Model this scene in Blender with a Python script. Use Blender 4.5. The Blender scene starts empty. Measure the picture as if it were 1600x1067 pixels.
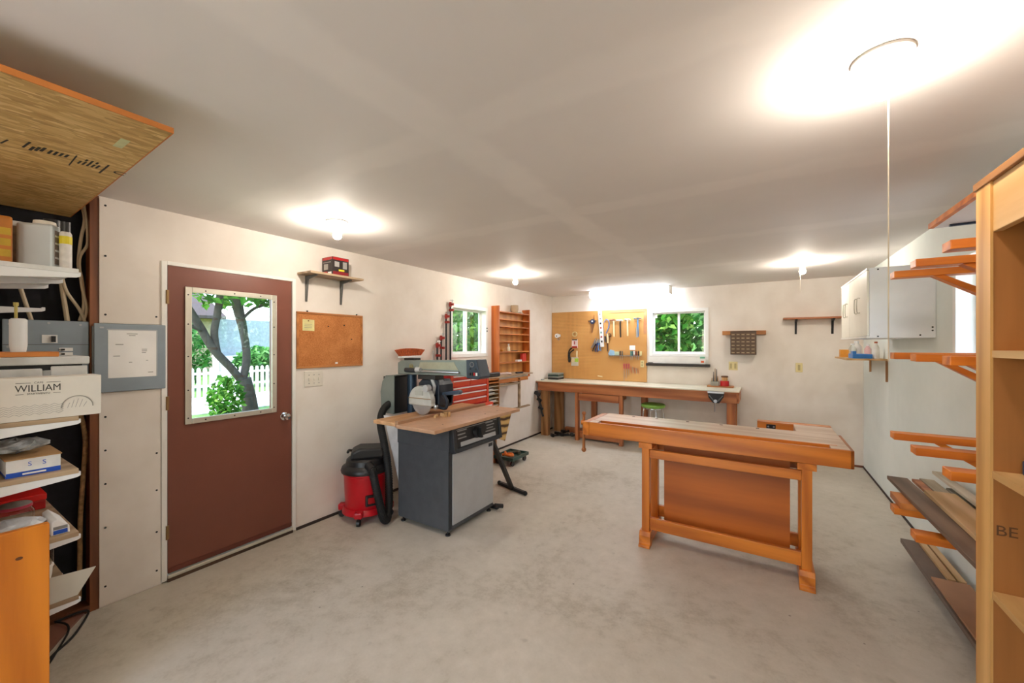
import bpy, bmesh, math, random
from mathutils import Vector, Matrix, Euler
PI = math.pi
sc = bpy.context.scene
COL = sc.collection

LW, RW, BW, H, RE = -3.32, 1.07, 6.63, 2.44, -2.4
# ------------------------------------------------------------------ camera
cam_d = bpy.data.cameras.new('camera')
cam = bpy.data.objects.new('camera', cam_d); COL.objects.link(cam)
cam_d.sensor_width = 36.0; cam_d.lens = 620.0 / 1600.0 * 36.0
cam_d.shift_y = 4.5 / 1600.0
cam_d.clip_start = 0.02; cam_d.clip_end = 200
cam.location = (0, 0, 1.5625)
cam.rotation_euler = (PI / 2, 0, math.atan(393 / 620.0))
sc.camera = cam
# ------------------------------------------------------------------ world, sun, exposure
SKY = 0.85; SUN = 3.2; EXPO = 0.68; BULB = 300; TUBE = 13
world = bpy.data.worlds.new('sky_world'); sc.world = world; world.use_nodes = True
wn = world.node_tree.nodes; wl = world.node_tree.links
bg = wn['Background']; sky = wn.new('ShaderNodeTexSky')
sky.sky_type = 'NISHITA'; sky.sun_disc = False; sky.sun_elevation = math.radians(58); sky.sun_rotation = math.radians(175)
sky.altitude = 100; sky.air_density = 1.0; sky.dust_density = 1.5
wl.new(sky.outputs[0], bg.inputs[0]); bg.inputs[1].default_value = SKY
sun_d = bpy.data.lights.new('sun', 'SUN'); sun_d.energy = SUN; sun_d.angle = 0.02; sun_d.color = (1, .95, .86)
sun = bpy.data.objects.new('sun', sun_d); COL.objects.link(sun)
sun.rotation_euler = Vector((-0.03, -0.62, 1.0)).to_track_quat('Z', 'Y').to_euler()
sun.location = (0, -8, 14)
vs = sc.view_settings; vs.view_transform = 'Standard'; vs.look = 'None'; vs.exposure = EXPO; vs.gamma = 1.0
vs.use_curve_mapping = False
try:
    sc.cycles.use_denoising = True; sc.cycles.denoiser = 'OPENIMAGEDENOISE'
    sc.cycles.max_bounces = 8; sc.cycles.diffuse_bounces = 5; sc.cycles.transparent_max_bounces = 12
    sc.cycles.sample_clamp_indirect = 6; sc.cycles.caustics_reflective = False; sc.cycles.caustics_refractive = False
    sc.cycles.use_light_tree = True
except Exception:
    pass
def portal(loc, rot, sx, sy):
    d = bpy.data.lights.new('window_portal', 'AREA'); d.shape = 'RECTANGLE'; d.size = sx; d.size_y = sy
    try: d.cycles.is_portal = True
    except Exception: pass
    o = bpy.data.objects.new('window_portal', d); COL.objects.link(o); o.location = loc; o.rotation_euler = rot
# portals just outside each pane and the added rear opening, facing into the room
portal((-3.48, 1.383, 1.485), (0, -PI / 2, 0), .94, .60)
portal((-3.48, 4.18, 1.735), (0, -PI / 2, 0), .70, .82)
portal((-1.133, 6.80, 1.74), (-PI / 2, 0, 0), .87, .74)
portal((-1.1, RE - .1, 1.05), (PI / 2, 0, 0), 1.6, 2.1)
portal((1.24, 3.39, 1.77), (0, PI / 2, 0), .66, .78)

# ------------------------------------------------------------------ helpers
def lin(h):
    h = h.lstrip('#'); c = [int(h[i:i + 2], 16) / 255 for i in (0, 2, 4)]
    return tuple((x / 12.92 if x <= .04045 else ((x + .055) / 1.055) ** 2.4) for x in c) + (1,)
MATS = {}
def newmat(name):
    m = bpy.data.materials.new(name); m.use_nodes = True
    nt = m.node_tree; return m, nt.nodes, nt.links, nt.nodes['Principled BSDF']
def coords(n, l, scale=(1, 1, 1), src='Object', rnd=True):
    tc = n.new('ShaderNodeTexCoord'); mp = n.new('ShaderNodeMapping'); mp.inputs['Scale'].default_value = scale
    l.new(tc.outputs[src], mp.inputs[0])
    if rnd:
        oi = n.new('ShaderNodeObjectInfo'); mu = n.new('ShaderNodeMath'); mu.operation = 'MULTIPLY'; mu.inputs[1].default_value = 37
        l.new(oi.outputs['Random'], mu.inputs[0]); l.new(mu.outputs[0], mp.inputs['Location'])
    return mp.outputs[0]
def noise(n, l, vec, scale, detail=4, rough=.55):
    t = n.new('ShaderNodeTexNoise'); t.inputs['Scale'].default_value = scale; t.inputs['Detail'].default_value = detail
    t.inputs['Roughness'].default_value = rough; l.new(vec, t.inputs['Vector']); return t.outputs['Fac']
def ramp(n, l, fac, stops):
    r = n.new('ShaderNodeValToRGB'); e = r.color_ramp.elements
    while len(e) < len(stops): e.new(.5)
    for i, (p, c) in enumerate(stops): e[i].position = p; e[i].color = c if len(c) == 4 else (*c, 1)
    l.new(fac, r.inputs[0]); return r.outputs[0]
def mixc(n, l, fac, a, b, mode='MIX'):
    m = n.new('ShaderNodeMix'); m.data_type = 'RGBA'; m.blend_type = mode
    for k, v in ((0, fac), (6, a), (7, b)):
        if isinstance(v, (int, float)): m.inputs[k].default_value = v
        elif isinstance(v, tuple): m.inputs[k].default_value = v
        else: l.new(v, m.inputs[k])
    return m.outputs[2]
def math_(n, l, op, a, b=None, c=None):
    m = n.new('ShaderNodeMath'); m.operation = op
    for i, v in enumerate((a, b, c)):
        if v is None: continue
        if isinstance(v, (int, float)): m.inputs[i].default_value = v
        else: l.new(v, m.inputs[i])
    return m.outputs[0]
def bump(n, l, h, b, strength=.2, dist=.01):
    bn = n.new('ShaderNodeBump'); bn.inputs['Strength'].default_value = strength; bn.inputs['Distance'].default_value = dist
    l.new(h, bn.inputs['Height']); l.new(bn.outputs[0], b.inputs['Normal'])
def mat(name, col, rough=.5, metal=0.0, var=.12, vs_=8, spec=.5, bmp=0):
    """plain paint, plastic or metal with slight procedural wear"""
    if name in MATS: return MATS[name]
    m, n, l, b = newmat(name); c = lin(col)
    v = coords(n, l); f = noise(n, l, v, vs_, 5)
    d = tuple(x * (1 - var * 1.6) for x in c[:3]) + (1,); h = tuple(min(1, x * (1 + var)) for x in c[:3]) + (1,)
    l.new(ramp(n, l, f, [(.3, d), (.7, h)]), b.inputs['Base Color'])
    b.inputs['Roughness'].default_value = rough; b.inputs['Metallic'].default_value = metal
    b.inputs['Specular IOR Level'].default_value = spec
    if bmp: bump(n, l, f, b, bmp, .004)
    MATS[name] = m; return m
def wood(name, light, dark, axis='x', scale=1.0, rough=.42, knots=True):
    if name in MATS: return MATS[name]
    m, n, l, b = newmat(name)
    s = {'x': (.7, 9, 9), 'y': (9, .7, 9), 'z': (9, 9, .7)}[axis]
    v = coords(n, l, tuple(q * scale for q in s))
    f1 = noise(n, l, v, 1.6, 6, .6); f2 = noise(n, l, v, 9, 3, .6)
    w = n.new('ShaderNodeTexWave'); w.inputs['Scale'].default_value = .55; w.inputs['Distortion'].default_value = 7
    w.inputs['Detail'].default_value = 3; w.bands_direction = 'DIAGONAL'; l.new(v, w.inputs[0])
    f = math_(n, l, 'MULTIPLY_ADD', w.outputs['Fac'], .35, math_(n, l, 'MULTIPLY_ADD', f1, .55, math_(n, l, 'MULTIPLY', f2, .2)))
    l.new(ramp(n, l, f, [(.25, lin(dark)), (.5, tuple((a + c) / 2 for a, c in zip(lin(light), lin(dark)))), (.78, lin(light))]), b.inputs['Base Color'])
    b.inputs['Roughness'].default_value = rough
    bump(n, l, f, b, .12, .003)
    MATS[name] = m; return m
def emit(name, col, strength):
    m, n, l, b = newmat(name); c = lin(col)
    b.inputs['Base Color'].default_value = c; b.inputs['Emission Color'].default_value = c
    b.inputs['Emission Strength'].default_value = strength; MATS[name] = m; return m
def glassmat(name, tint=(.97, .99, .98, 1), refl=1.0):
    m, n, l, b = newmat(name); out = n['Material Output']
    t = n.new('ShaderNodeBsdfTransparent'); t.inputs[0].default_value = tint
    g = n.new('ShaderNodeBsdfGlossy'); g.inputs['Roughness'].default_value = .02
    ge = n.new('ShaderNodeNewGeometry'); dt = n.new('ShaderNodeVectorMath'); dt.operation = 'DOT_PRODUCT'
    l.new(ge.outputs['Incoming'], dt.inputs[0]); l.new(ge.outputs['Normal'], dt.inputs[1])
    c1 = math_(n, l, 'SUBTRACT', 1, math_(n, l, 'ABSOLUTE', dt.outputs['Value']))
    fr = math_(n, l, 'MULTIPLY_ADD', math_(n, l, 'POWER', c1, 5), .9, .04)      # thin pane, same from both sides
    f = math_(n, l, 'MULTIPLY', fr, refl)
    mx = n.new('ShaderNodeMixShader'); l.new(f, mx.inputs[0]); l.new(t.outputs[0], mx.inputs[1]); l.new(g.outputs[0], mx.inputs[2])
    l.new(mx.outputs[0], out.inputs[0]); MATS[name] = m; return m

OFF = {}
class MB:
    def __init__(s): s.v = []; s.f = []
    def add(s, vs, fs):
        k = len(s.v); s.v += [Vector(v) for v in vs]; s.f += [tuple(i + k for i in f) for f in fs]; return s
    def box(s, x0, x1, y0, y1, z0, z1):
        return s.add([(x, y, z) for x in (x0, x1) for y in (y0, y1) for z in (z0, z1)],
                     [(0, 1, 3, 2), (4, 6, 7, 5), (0, 4, 5, 1), (2, 3, 7, 6), (0, 2, 6, 4), (1, 5, 7, 3)])
    def obox(s, c, size, rot=(0, 0, 0)):
        R = Euler(rot).to_matrix(); a, b, d = [q / 2 for q in size]; k = len(s.v); s.box(-a, a, -b, b, -d, d)
        for i in range(k, len(s.v)): s.v[i] = R @ s.v[i] + Vector(c)
        return s
    def bar(s, p, q, w, h, up=(0, 0, 1)):
        p, q = Vector(p), Vector(q); d = (q - p); L = d.length; d.normalize(); u = Vector(up)
        sd = d.cross(u)
        if sd.length < 1e-4: sd = d.cross(Vector((0, 1, 0)))
        sd.normalize(); u = sd.cross(d); k = len(s.v); s.box(0, L, -w / 2, w / 2, -h / 2, h / 2)
        for i in range(k, len(s.v)):
            x, y, z = s.v[i]; s.v[i] = p + d * x + sd * y + u * z
        return s
    def cyl(s, p, q, r0, r1=None, n=16):
        r1 = r0 if r1 is None else r1; p, q = Vector(p), Vector(q); d = (q - p).normalized()
        a = d.cross(Vector((0, 0, 1))); a = a if a.length > 1e-3 else d.cross(Vector((1, 0, 0))); a.normalize(); b = d.cross(a)
        vs = [c + (a * math.cos(2 * PI * i / n) + b * math.sin(2 * PI * i / n)) * r for c, r in ((p, r0), (q, r1)) for i in range(n)]
        fs = [(i, (i + 1) % n, n + (i + 1) % n, n + i) for i in range(n)] + [tuple(range(n)), tuple(range(n, 2 * n))]
        return s.add(vs, fs)
    def tube(s, pts, r, n=8, sub=5):
        P = [Vector(p) for p in pts]
        if sub > 1 and len(P) > 2:
            Q = []
            for i in range(len(P) - 1):
                a, b, c, d = P[max(i - 1, 0)], P[i], P[i + 1], P[min(i + 2, len(P) - 1)]
                for k in range(sub):
                    t = k / sub
                    Q.append(.5 * ((2 * b) + (c - a) * t + (2 * a - 5 * b + 4 * c - d) * t * t + (-a + 3 * b - 3 * c + d) * t ** 3))
            P = Q + [P[-1]]
        vs, fs = [], []; ref = None
        for i, p in enumerate(P):
            d = (P[min(i + 1, len(P) - 1)] - P[max(i - 1, 0)]).normalized()
            if ref is None: ref = d.cross(Vector((.31, .17, .93))).normalized()
            a = (ref - d * ref.dot(d)).normalized(); ref = a; b = d.cross(a); rr = r[min(i, len(r) - 1)] if isinstance(r, (list, tuple)) else r
            vs += [p + (a * math.cos(2 * PI * k / n) + b * math.sin(2 * PI * k / n)) * rr for k in range(n)]
        for i in range(len(P) - 1):
            fs += [(i * n + k, i * n + (k + 1) % n, (i + 1) * n + (k + 1) % n, (i + 1) * n + k) for k in range(n)]
        fs += [tuple(range(n)), tuple(range((len(P) - 1) * n, len(P) * n))]
        return s.add(vs, fs)
    def lathe(s, prof, c=(0, 0, 0), n=24, axis='z', sx=1, sy=1):
        vs, fs = [], []; c = Vector(c)
        for r, z in prof:
            for i in range(n):
                t = 2 * PI * i / n; p = (r * math.cos(t) * sx, r * math.sin(t) * sy, z)
                if axis == 'y': p = (p[0], z, p[1])
                if axis == 'x': p = (z, p[0], p[1])
                vs.append(c + Vector(p))
        for j in range(len(prof) - 1):
            fs += [(j * n + i, j * n + (i + 1) % n, (j + 1) * n + (i + 1) % n, (j + 1) * n + i) for i in range(n)]
        m = len(prof)
        if min(r for r, z in prof) > .006:
            fs += [((m - 1) * n + i, (m - 1) * n + (i + 1) % n, (i + 1) % n, i) for i in range(n)] if prof[0] != prof[-1] else []
        else: fs += [tuple(range(n)), tuple(range((m - 1) * n, m * n))]
        return s.add(vs, fs)
    def prism(s, poly, a0, a1, axis='y'):
        def P(p, a): return {'x': (a, p[0], p[1]), 'y': (p[0], a, p[1]), 'z': (p[0], p[1], a)}[axis]
        n = len(poly)
        return s.add([P(p, a0) for p in poly] + [P(p, a1) for p in poly],
                     [(i, (i + 1) % n, n + (i + 1) % n, n + i) for i in range(n)] + [tuple(range(n)), tuple(range(n, 2 * n))])
    def sphere(s, c, r, n=16, sx=1, sy=1, sz=1):
        m = n // 2; return s.lathe([(max(r * math.sin(PI * j / m), 1e-4), -r * math.cos(PI * j / m) * sz) for j in range(m + 1)], c, n, 'z', sx, sy)
    def build(s, name, m, parent=None, smooth=False, bevel=0, loc=None):
        off = Vector(loc) if loc is not None else (OFF.get(parent, Vector((0, 0, 0))) if parent else None)
        if off is None:
            xs = [v.x for v in s.v]; ys = [v.y for v in s.v]; zs = [v.z for v in s.v]
            off = Vector(((min(xs) + max(xs)) / 2, (min(ys) + max(ys)) / 2, min(zs)))
        me = bpy.data.meshes.new(name); me.from_pydata([v - off for v in s.v], [], s.f)
        bm = bmesh.new(); bm.from_mesh(me); bmesh.ops.recalc_face_normals(bm, faces=bm.faces); bm.to_mesh(me); bm.free()
        me.materials.append(m)
        if smooth:
            me.polygons.foreach_set('use_smooth', [True] * len(me.polygons)); me.set_sharp_from_angle(angle=math.radians(38))
        o = bpy.data.objects.new(name, me); COL.objects.link(o)
        if parent: o.parent = parent
        else: o.location = off
        OFF[o] = off
        if bevel:
            md = o.modifiers.new('edge_round', 'BEVEL'); md.width = bevel; md.segments = 2; md.limit_method = 'ANGLE'; md.angle_limit = math.radians(50)
        return o
def tag(o, label, cat, group=None, kind=None):
    o['label'] = label; o['category'] = cat
    if group: o['group'] = group
    if kind: o['kind'] = kind
    return o
def thing(name, label, cat, loc, rz=0, group=None, local=False):
    o = bpy.data.objects.new(name, None); COL.objects.link(o); o.location = loc; o.rotation_euler = (0, 0, rz)
    o.empty_display_size = .1; OFF[o] = Vector((0, 0, 0)) if (local or rz) else Vector(loc)
    return tag(o, label, cat, group)
def struct(o): o['kind'] = 'structure'; return o
def sroot(name, loc): 
    o = bpy.data.objects.new(name, None); COL.objects.link(o); o.location = loc; OFF[o] = Vector(loc); o['kind'] = 'structure'; return o
def B(*a): return MB().box(*a)
def dup(root, loc, rz=None, label=None):
    r = root.copy(); COL.objects.link(r); r.location = loc
    if rz is not None: r.rotation_euler = (0, 0, rz)
    if label: r['label'] = label
    for ch in list(root.children):
        c = ch.copy(); COL.objects.link(c); c.parent = r
        for g in list(ch.children):
            d = g.copy(); COL.objects.link(d); d.parent = c
    return r
def text(name, body, size, loc, rot, m, parent, align='CENTER', ext=.0006, sx=1.0):
    cu = bpy.data.curves.new(name, 'FONT'); cu.body = body; cu.size = size; cu.extrude = ext; cu.align_x = align; cu.align_y = 'CENTER'
    cu.resolution_u = 3
    o = bpy.data.objects.new(name + '_c', cu); COL.objects.link(o)
    dg = bpy.context.evaluated_depsgraph_get(); me = bpy.data.meshes.new_from_object(o.evaluated_get(dg))
    COL.objects.unlink(o); bpy.data.objects.remove(o)
    me.name = name; me.materials.clear(); me.materials.append(m)
    t = bpy.data.objects.new(name, me); COL.objects.link(t); t.parent = parent
    t.location = Vector(loc) - OFF.get(parent, Vector((0, 0, 0))); t.rotation_euler = rot; t.scale = (sx, 1, 1); OFF[t] = Vector(loc)
    return t
RX = (PI / 2, 0, PI / 2)      # lettering on a face that looks towards +x
RY = (PI / 2, 0, 0)           # lettering on a face that looks towards -y


# ------------------------------------------------------------------ materials
def m_wall(name, col, var):
    m, n, l, b = newmat(name); v = coords(n, l, rnd=False)
    f = noise(n, l, v, .9, 5, .6); g = noise(n, l, v, 3.5, 4); c = lin(col); d = lin(var)
    k = math_(n, l, 'MULTIPLY_ADD', f, .7, math_(n, l, 'MULTIPLY', g, .3))
    base = ramp(n, l, k, [(.34, d), (.62, c)])
    sp = ramp(n, l, noise(n, l, v, 40, 3), [(.74, (0, 0, 0)), (.8, (1, 1, 1))])
    l.new(mixc(n, l, math_(n, l, 'MULTIPLY', sp, .12), base, lin('8a7c70')), b.inputs['Base Color'])
    b.inputs['Roughness'].default_value = .75; b.inputs['Specular IOR Level'].default_value = .25
    bump(n, l, noise(n, l, v, 60, 2), b, .05, .002); MATS[name] = m; return m
M_WALL = m_wall('drywall_paint', 'f3ece4', 'e2d8cd')
M_WALLR = m_wall('drywall_daylight_tint', 'eaf0ec', 'dde4e0')  # same drywall, with cool window light put into the colour
def m_ceiling():
    m, n, l, b = newmat('ceiling_paint'); v = coords(n, l, rnd=False)
    sp = n.new('ShaderNodeSeparateXYZ'); l.new(v, sp.inputs[0])
    wob = math_(n, l, 'MULTIPLY', math_(n, l, 'SUBTRACT', noise(n, l, v, 2.5, 4), .5), .22)
    def strip(ax, at, w):
        d = math_(n, l, 'ABSOLUTE', math_(n, l, 'ADD', math_(n, l, 'SUBTRACT', sp.outputs[ax], at), wob))
        mr = n.new('ShaderNodeMapRange'); mr.interpolation_type = 'SMOOTHSTEP'; l.new(d, mr.inputs[0])
        mr.inputs[1].default_value = w * .45; mr.inputs[2].default_value = w; mr.inputs[3].default_value = 1; mr.inputs[4].default_value = 0
        return mr.outputs[0]
    acc = strip(0, -1.12, .14)
    for at in (1.25, 2.47, 3.69, 4.91):
        acc = math_(n, l, 'MAXIMUM', acc, math_(n, l, 'MULTIPLY', strip(1, at, .12), .8))
    acc = math_(n, l, 'MULTIPLY', acc, math_(n, l, 'MULTIPLY_ADD', noise(n, l, v, 1.4, 3), 1.2, -.1))
    f = noise(n, l, v, .7, 5, .6)
    base = ramp(n, l, f, [(.3, lin('dcd7d3')), (.7, lin('e5e0dc'))])
    l.new(mixc(n, l, math_(n, l, 'MULTIPLY', acc, .55), base, lin('f8f3ee')), b.inputs['Base Color'])
    b.inputs['Roughness'].default_value = .7; b.inputs['Specular IOR Level'].default_value = .2; MATS['ceiling_paint'] = m; return m
M_CEIL = m_ceiling()
def m_concrete(name, c1, c2, c3):
    m, n, l, b = newmat(name); v = coords(n, l, rnd=False)
    f = noise(n, l, v, .9, 7, .62); g = noise(n, l, v, 14, 5, .6); h = noise(n, l, v, 70, 3)
    k = math_(n, l, 'MULTIPLY_ADD', f, .6, math_(n, l, 'MULTIPLY_ADD', g, .28, math_(n, l, 'MULTIPLY', h, .12)))
    base = ramp(n, l, k, [(.36, lin(c3)), (.48, lin(c1)), (.64, lin(c2))])
    st = ramp(n, l, noise(n, l, v, 9, 2), [(.70, (0, 0, 0)), (.76, (1, 1, 1))])
    base = mixc(n, l, math_(n, l, 'MULTIPLY', st, .22), base, lin('6f665a'))
    vo = n.new('ShaderNodeTexVoronoi'); vo.feature = 'F1'; vo.inputs['Scale'].default_value = 5; l.new(v, vo.inputs['Vector'])
    dots = ramp(n, l, vo.outputs['Distance'], [(.025, (1, 1, 1)), (.04, (0, 0, 0))])
    base = mixc(n, l, math_(n, l, 'MULTIPLY', dots, .55), base, lin('4a4136'))
    l.new(base, b.inputs['Base Color']); b.inputs['Roughness'].default_value = .55; b.inputs['Specular IOR Level'].default_value = .35
    bump(n, l, k, b, .15, .006); MATS[name] = m; return m
M_FLOOR = m_concrete('concrete_floor', 'c8c1b3', 'd6cfc2', 'ada493')
M_DRIVE = mat('pale_driveway', 'd9d5cc', .9)
M_FELT = mat('black_felt', '14141a', .9, var=.3, vs_=20)
M_BROWN = mat('brown_door_paint', '7a4636', .45, var=.05, vs_=3)
M_WHITE = mat('white_paint', 'f2f0ea', .45, var=.03)
M_WHITEP = mat('white_plastic', 'eceef0', .35, var=.03)
M_VINYL = mat('white_vinyl', 'f4f4f2', .35, var=.02)
M_ALU = mat('brushed_aluminium', 'd8d3c4', .35, .55, var=.05)
M_STEEL = mat('steel', 'b9bcc0', .28, .9, var=.06)
M_CHROME = mat('chrome', 'dcdcde', .12, 1.0, var=.03)
M_BRASS = mat('old_brass', '9a7b52', .4, .7)
M_BLACK = mat('black_plastic', '1b1b1d', .4, var=.15)
M_RUBBER = mat('black_rubber', '121213', .65, var=.15)
M_IRON = mat('dark_iron', '2b2c2f', .45, .5)
M_GREYM = mat('grey_bracket_metal', '6a6a68', .45, .5)
M_PANEL = mat('grey_blue_enamel', '8f9ca6', .4, .1, var=.05)
M_PAPER = mat('white_paper', 'f3f2f0', .8, var=.02)
M_PRINT = mat('grey_print', '8e8e8c', .8)
M_INK = mat('dark_ink', '2a2826', .7)
M_ORANGEW = wood('amber_maple', 'dc842c', 'a65410', 'x', 1.0, .32)
M_ORANGEWZ = wood('amber_maple_upright', 'dc842c', 'a65410', 'z', 1.0, .32)
M_ORANGEWY = wood('amber_maple_cross', 'dc842c', 'a65410', 'y', 1.0, .32)
M_TOPW = wood('worn_bench_top', 'd9c3ae', 'b9987a', 'x', .8, .3)
M_PLY = wood('amber_plywood', 'c2691c', '86420c', 'x', .35, .45)
M_FIR = wood('fir_lumber', 'c98a50', '8f5426', 'x', 1.0, .55)
M_FIRZ = wood('fir_lumber_upright', 'b98a5a', '7d5028', 'z', 1.0, .55)
M_FIRY = wood('fir_lumber_cross', 'd98a45', 'a2561f', 'y', 1.0, .5)
M_REDW = wood('red_brown_wood', 'c07a48', '8a4a26', 'x', 1.0, .5)
M_REDWZ = wood('red_brown_wood_upright', 'c07a48', '8a4a26', 'z', 1.0, .5)
M_RACKW = wood('orange_pine', 'd98a42', '9c521e', 'y', 1.0, .45)
M_RACKWZ = wood('orange_pine_upright', 'cc7430', '904314', 'z', 1.0, .45)
M_PINE = wood('yellow_pine', 'dfb06c', 'b07a3a', 'z', .7, .5)
M_PINEO = wood('varnished_pine', 'd98222', 'a8560e', 'z', .6, .35)
M_PINEY = wood('pale_pine', 'd8b487', 'b08850', 'y', .8, .55)
M_SHELFB = wood('weathered_plank', 'b9a183', '8a7258', 'y', 1.0, .6)
M_GREYB = wood('grey_board', '8a7360', '5e4a3b', 'y', .8, .6)
M_PALEB = wood('pale_scrap_wood', 'd2c8b4', '94886f', 'y', 1.0, .7)
M_MDF = mat('pinkish_hardboard', 'c59a78', .5, var=.07, vs_=14)
M_LAMW = mat('worn_laminate', 'dcd8c4', .35, var=.06, vs_=5)
M_RED = mat('red_enamel', 'b3191d', .3, var=.05)
M_REDO = mat('orange_red_enamel', 'd8492c', .35, var=.05)
M_VACRED = mat('red_vac_plastic', 'c01220', .3, var=.06)
M_CHAR = mat('charcoal_enamel', '4d5156', .42, .1, var=.08, vs_=16)
M_CHARD = mat('dark_charcoal', '2e3238', .4, .1, var=.1)
M_LGREY = mat('light_grey_enamel', 'b5b8bb', .4, .1, var=.04)
M_SAWGREY = mat('saw_grey_green', '838f8d', .38, .25, var=.06)
M_BLUEBLK = mat('blue_black_casting', '1d2634', .4, .2, var=.15)
M_CARD = mat('white_cardboard', 'dcd7ce', .75, var=.03)
M_CARDK = mat('brown_cardboard', 'b08a5c', .8, var=.06)
M_BLUE = mat('blue_print', '1f55c4', .5, var=.06)
M_YEL = mat('yellow_print', 'e8d52a', .5)
M_GREEN = mat('green_vinyl', '8fc556', .4, var=.07, vs_=14)
M_CREAM = mat('cream_plastic', 'e3d49c', .4, var=.04)
M_CREAMW = mat('white_switch_plastic', 'e6e0d4', .4, var=.03)
M_CABLE = mat('beige_cable', 'cdbb9c', .5, var=.06)
M_CABLEO = mat('cloth_cable', 'b08a5e', .8, var=.3, vs_=40)
M_GLASS = glassmat('window_glass')
M_JAR = glassmat('jar_glass', (.9, .93, .92, 1), 1.6)
M_BAG = glassmat('clear_plastic', (.82, .84, .86, 1), 2.2)
def m_peg():
    m, n, l, b = newmat('pegboard'); v = coords(n, l, rnd=False)
    sp = n.new('ShaderNodeSeparateXYZ'); l.new(v, sp.inputs[0])
    def cell(o): 
        return math_(n, l, 'SUBTRACT', math_(n, l, 'FRACT', math_(n, l, 'DIVIDE', sp.outputs[o], .0254)), .5)
    a, c = cell(0), cell(2)
    d = math_(n, l, 'SQRT', math_(n, l, 'ADD', math_(n, l, 'MULTIPLY', a, a), math_(n, l, 'MULTIPLY', c, c)))
    hole = ramp(n, l, d, [(.13, (1, 1, 1)), (.17, (0, 0, 0))])
    base = ramp(n, l, noise(n, l, v, 2.5, 4), [(.3, lin('c88f4c')), (.7, lin('d8a563'))])
    l.new(mixc(n, l, hole, base, lin('5a3816')), b.inputs['Base Color']); b.inputs['Roughness'].default_value = .45
    inv = math_(n, l, 'SUBTRACT', 1, hole); bump(n, l, inv, b, .4, .003); return m
M_PEG = m_peg()
def m_cork():
    m, n, l, b = newmat('cork'); v = coords(n, l)
    f = noise(n, l, v, 120, 4, .7); g = noise(n, l, v, 6, 4)
    k = math_(n, l, 'MULTIPLY_ADD', f, .6, math_(n, l, 'MULTIPLY', g, .4))
    l.new(ramp(n, l, k, [(.35, lin('a8622c')), (.6, lin('d08a4e'))]), b.inputs['Base Color']); b.inputs['Roughness'].default_value = .85
    bump(n, l, f, b, .3, .003); return m
M_CORK = m_cork()
def m_osb():
    m, n, l, b = newmat('strand_board'); v1 = coords(n, l, (60, 13, 1), rnd=False); v2 = coords(n, l, (70, 22, 1), rnd=False)
    vo = n.new('ShaderNodeTexVoronoi'); vo.inputs['Scale'].default_value = 1; l.new(v1, vo.inputs['Vector'])
    vp = n.new('ShaderNodeTexVoronoi'); vp.inputs['Scale'].default_value = 1; l.new(v2, vp.inputs['Vector'])
    c1 = ramp(n, l, vo.outputs['Color'], [(.1, lin('a9854c')), (.5, lin('c9a263')), (.9, lin('dcb97c'))])
    c2 = ramp(n, l, vp.outputs['Color'], [(.1, lin('b08a50')), (.5, lin('c59c5c')), (.9, lin('e2c286'))])
    pick = ramp(n, l, noise(n, l, coords(n, l, (22, 5, 1), rnd=False), 1.3, 3), [(.46, (0, 0, 0)), (.52, (1, 1, 1))])
    l.new(mixc(n, l, pick, c1, c2), b.inputs['Base Color']); b.inputs['Roughness'].default_value = .6
    bump(n, l, vo.outputs['Distance'], b, .12, .003); return m
M_OSB = m_osb()
def m_leaf(name, c1, c2, c3):
    m, n, l, b = newmat(name); g = n.new('ShaderNodeNewGeometry'); out = n['Material Output']
    col = ramp(n, l, g.outputs['Random Per Island'], [(.0, lin(c1)), (.55, lin(c2)), (1, lin(c3))])
    d = n.new('ShaderNodeBsdfDiffuse'); t = n.new('ShaderNodeBsdfTranslucent'); l.new(col, d.inputs[0]); l.new(col, t.inputs[0])
    mx = n.new('ShaderNodeMixShader'); mx.inputs[0].default_value = .4; l.new(d.outputs[0], mx.inputs[1]); l.new(t.outputs[0], mx.inputs[2])
    l.new(mx.outputs[0], out.inputs[0]); return m
M_LEAF = m_leaf('leaf_green', '27591c', '4c8a32', '98c25a')
M_LEAF2 = m_leaf('leaf_deep_green', '235626', '458a3c', '92c278')
M_BARK = mat('grey_bark', '443c35', .9, var=.3, vs_=9, bmp=.6)
M_GRASS = mat('grass', '5f8a36', .9, var=.3, vs_=3)

# ================================================================== THE ROOM
def wall_mesh(a0, a1, u0, u1, holes, axis, z0=0.0, z1=H):
    mb = MB(); ed = sorted({u0, u1, *[h[0] for h in holes], *[h[1] for h in holes]})
    for p, q in zip(ed, ed[1:]):
        hs = [h for h in holes if h[0] <= p + 1e-6 and h[1] >= q - 1e-6]
        segs = [(z0, z1)] if not hs else [(z0, hs[0][2]), (hs[0][3], z1)]
        for s, t in segs:
            if t - s < 1e-4: continue
            mb.box(a0, a1, p, q, s, t) if axis == 'x' else mb.box(p, q, a0, a1, s, t)
    return mb
floor = struct(B(-3.47, 1.22, RE - .15, BW + .15, -.1, 0).build('floor', M_FLOOR))
ceiling = struct(B(-3.95, 1.7, RE - .6, BW + .6, H, H + .18).build('ceiling', M_CEIL, loc=(0, 0, H)))
DOOR = (.965, 1.835, 0.0, 2.105); WIN1 = (3.79, 4.57, 1.405, 2.065)
wall_left = struct(wall_mesh(-3.47, LW, .675, BW + .15, [DOOR, WIN1], 'x').build('wall_left', M_WALL, loc=(LW, .675, 0)))
back = B(-3.52, -3.41, RE - .15, .675, 0, H).build('backing_felt', M_FELT, wall_left)
for y in (.637, -.2, -.6, -1.0, -1.4, -1.8, -2.2):
    B(-3.41, LW - .0005, y, y + .038, .0, H).build('stud', wood('aged_stud', '8f5630', '5c3016', 'z'), wall_left)
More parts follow.
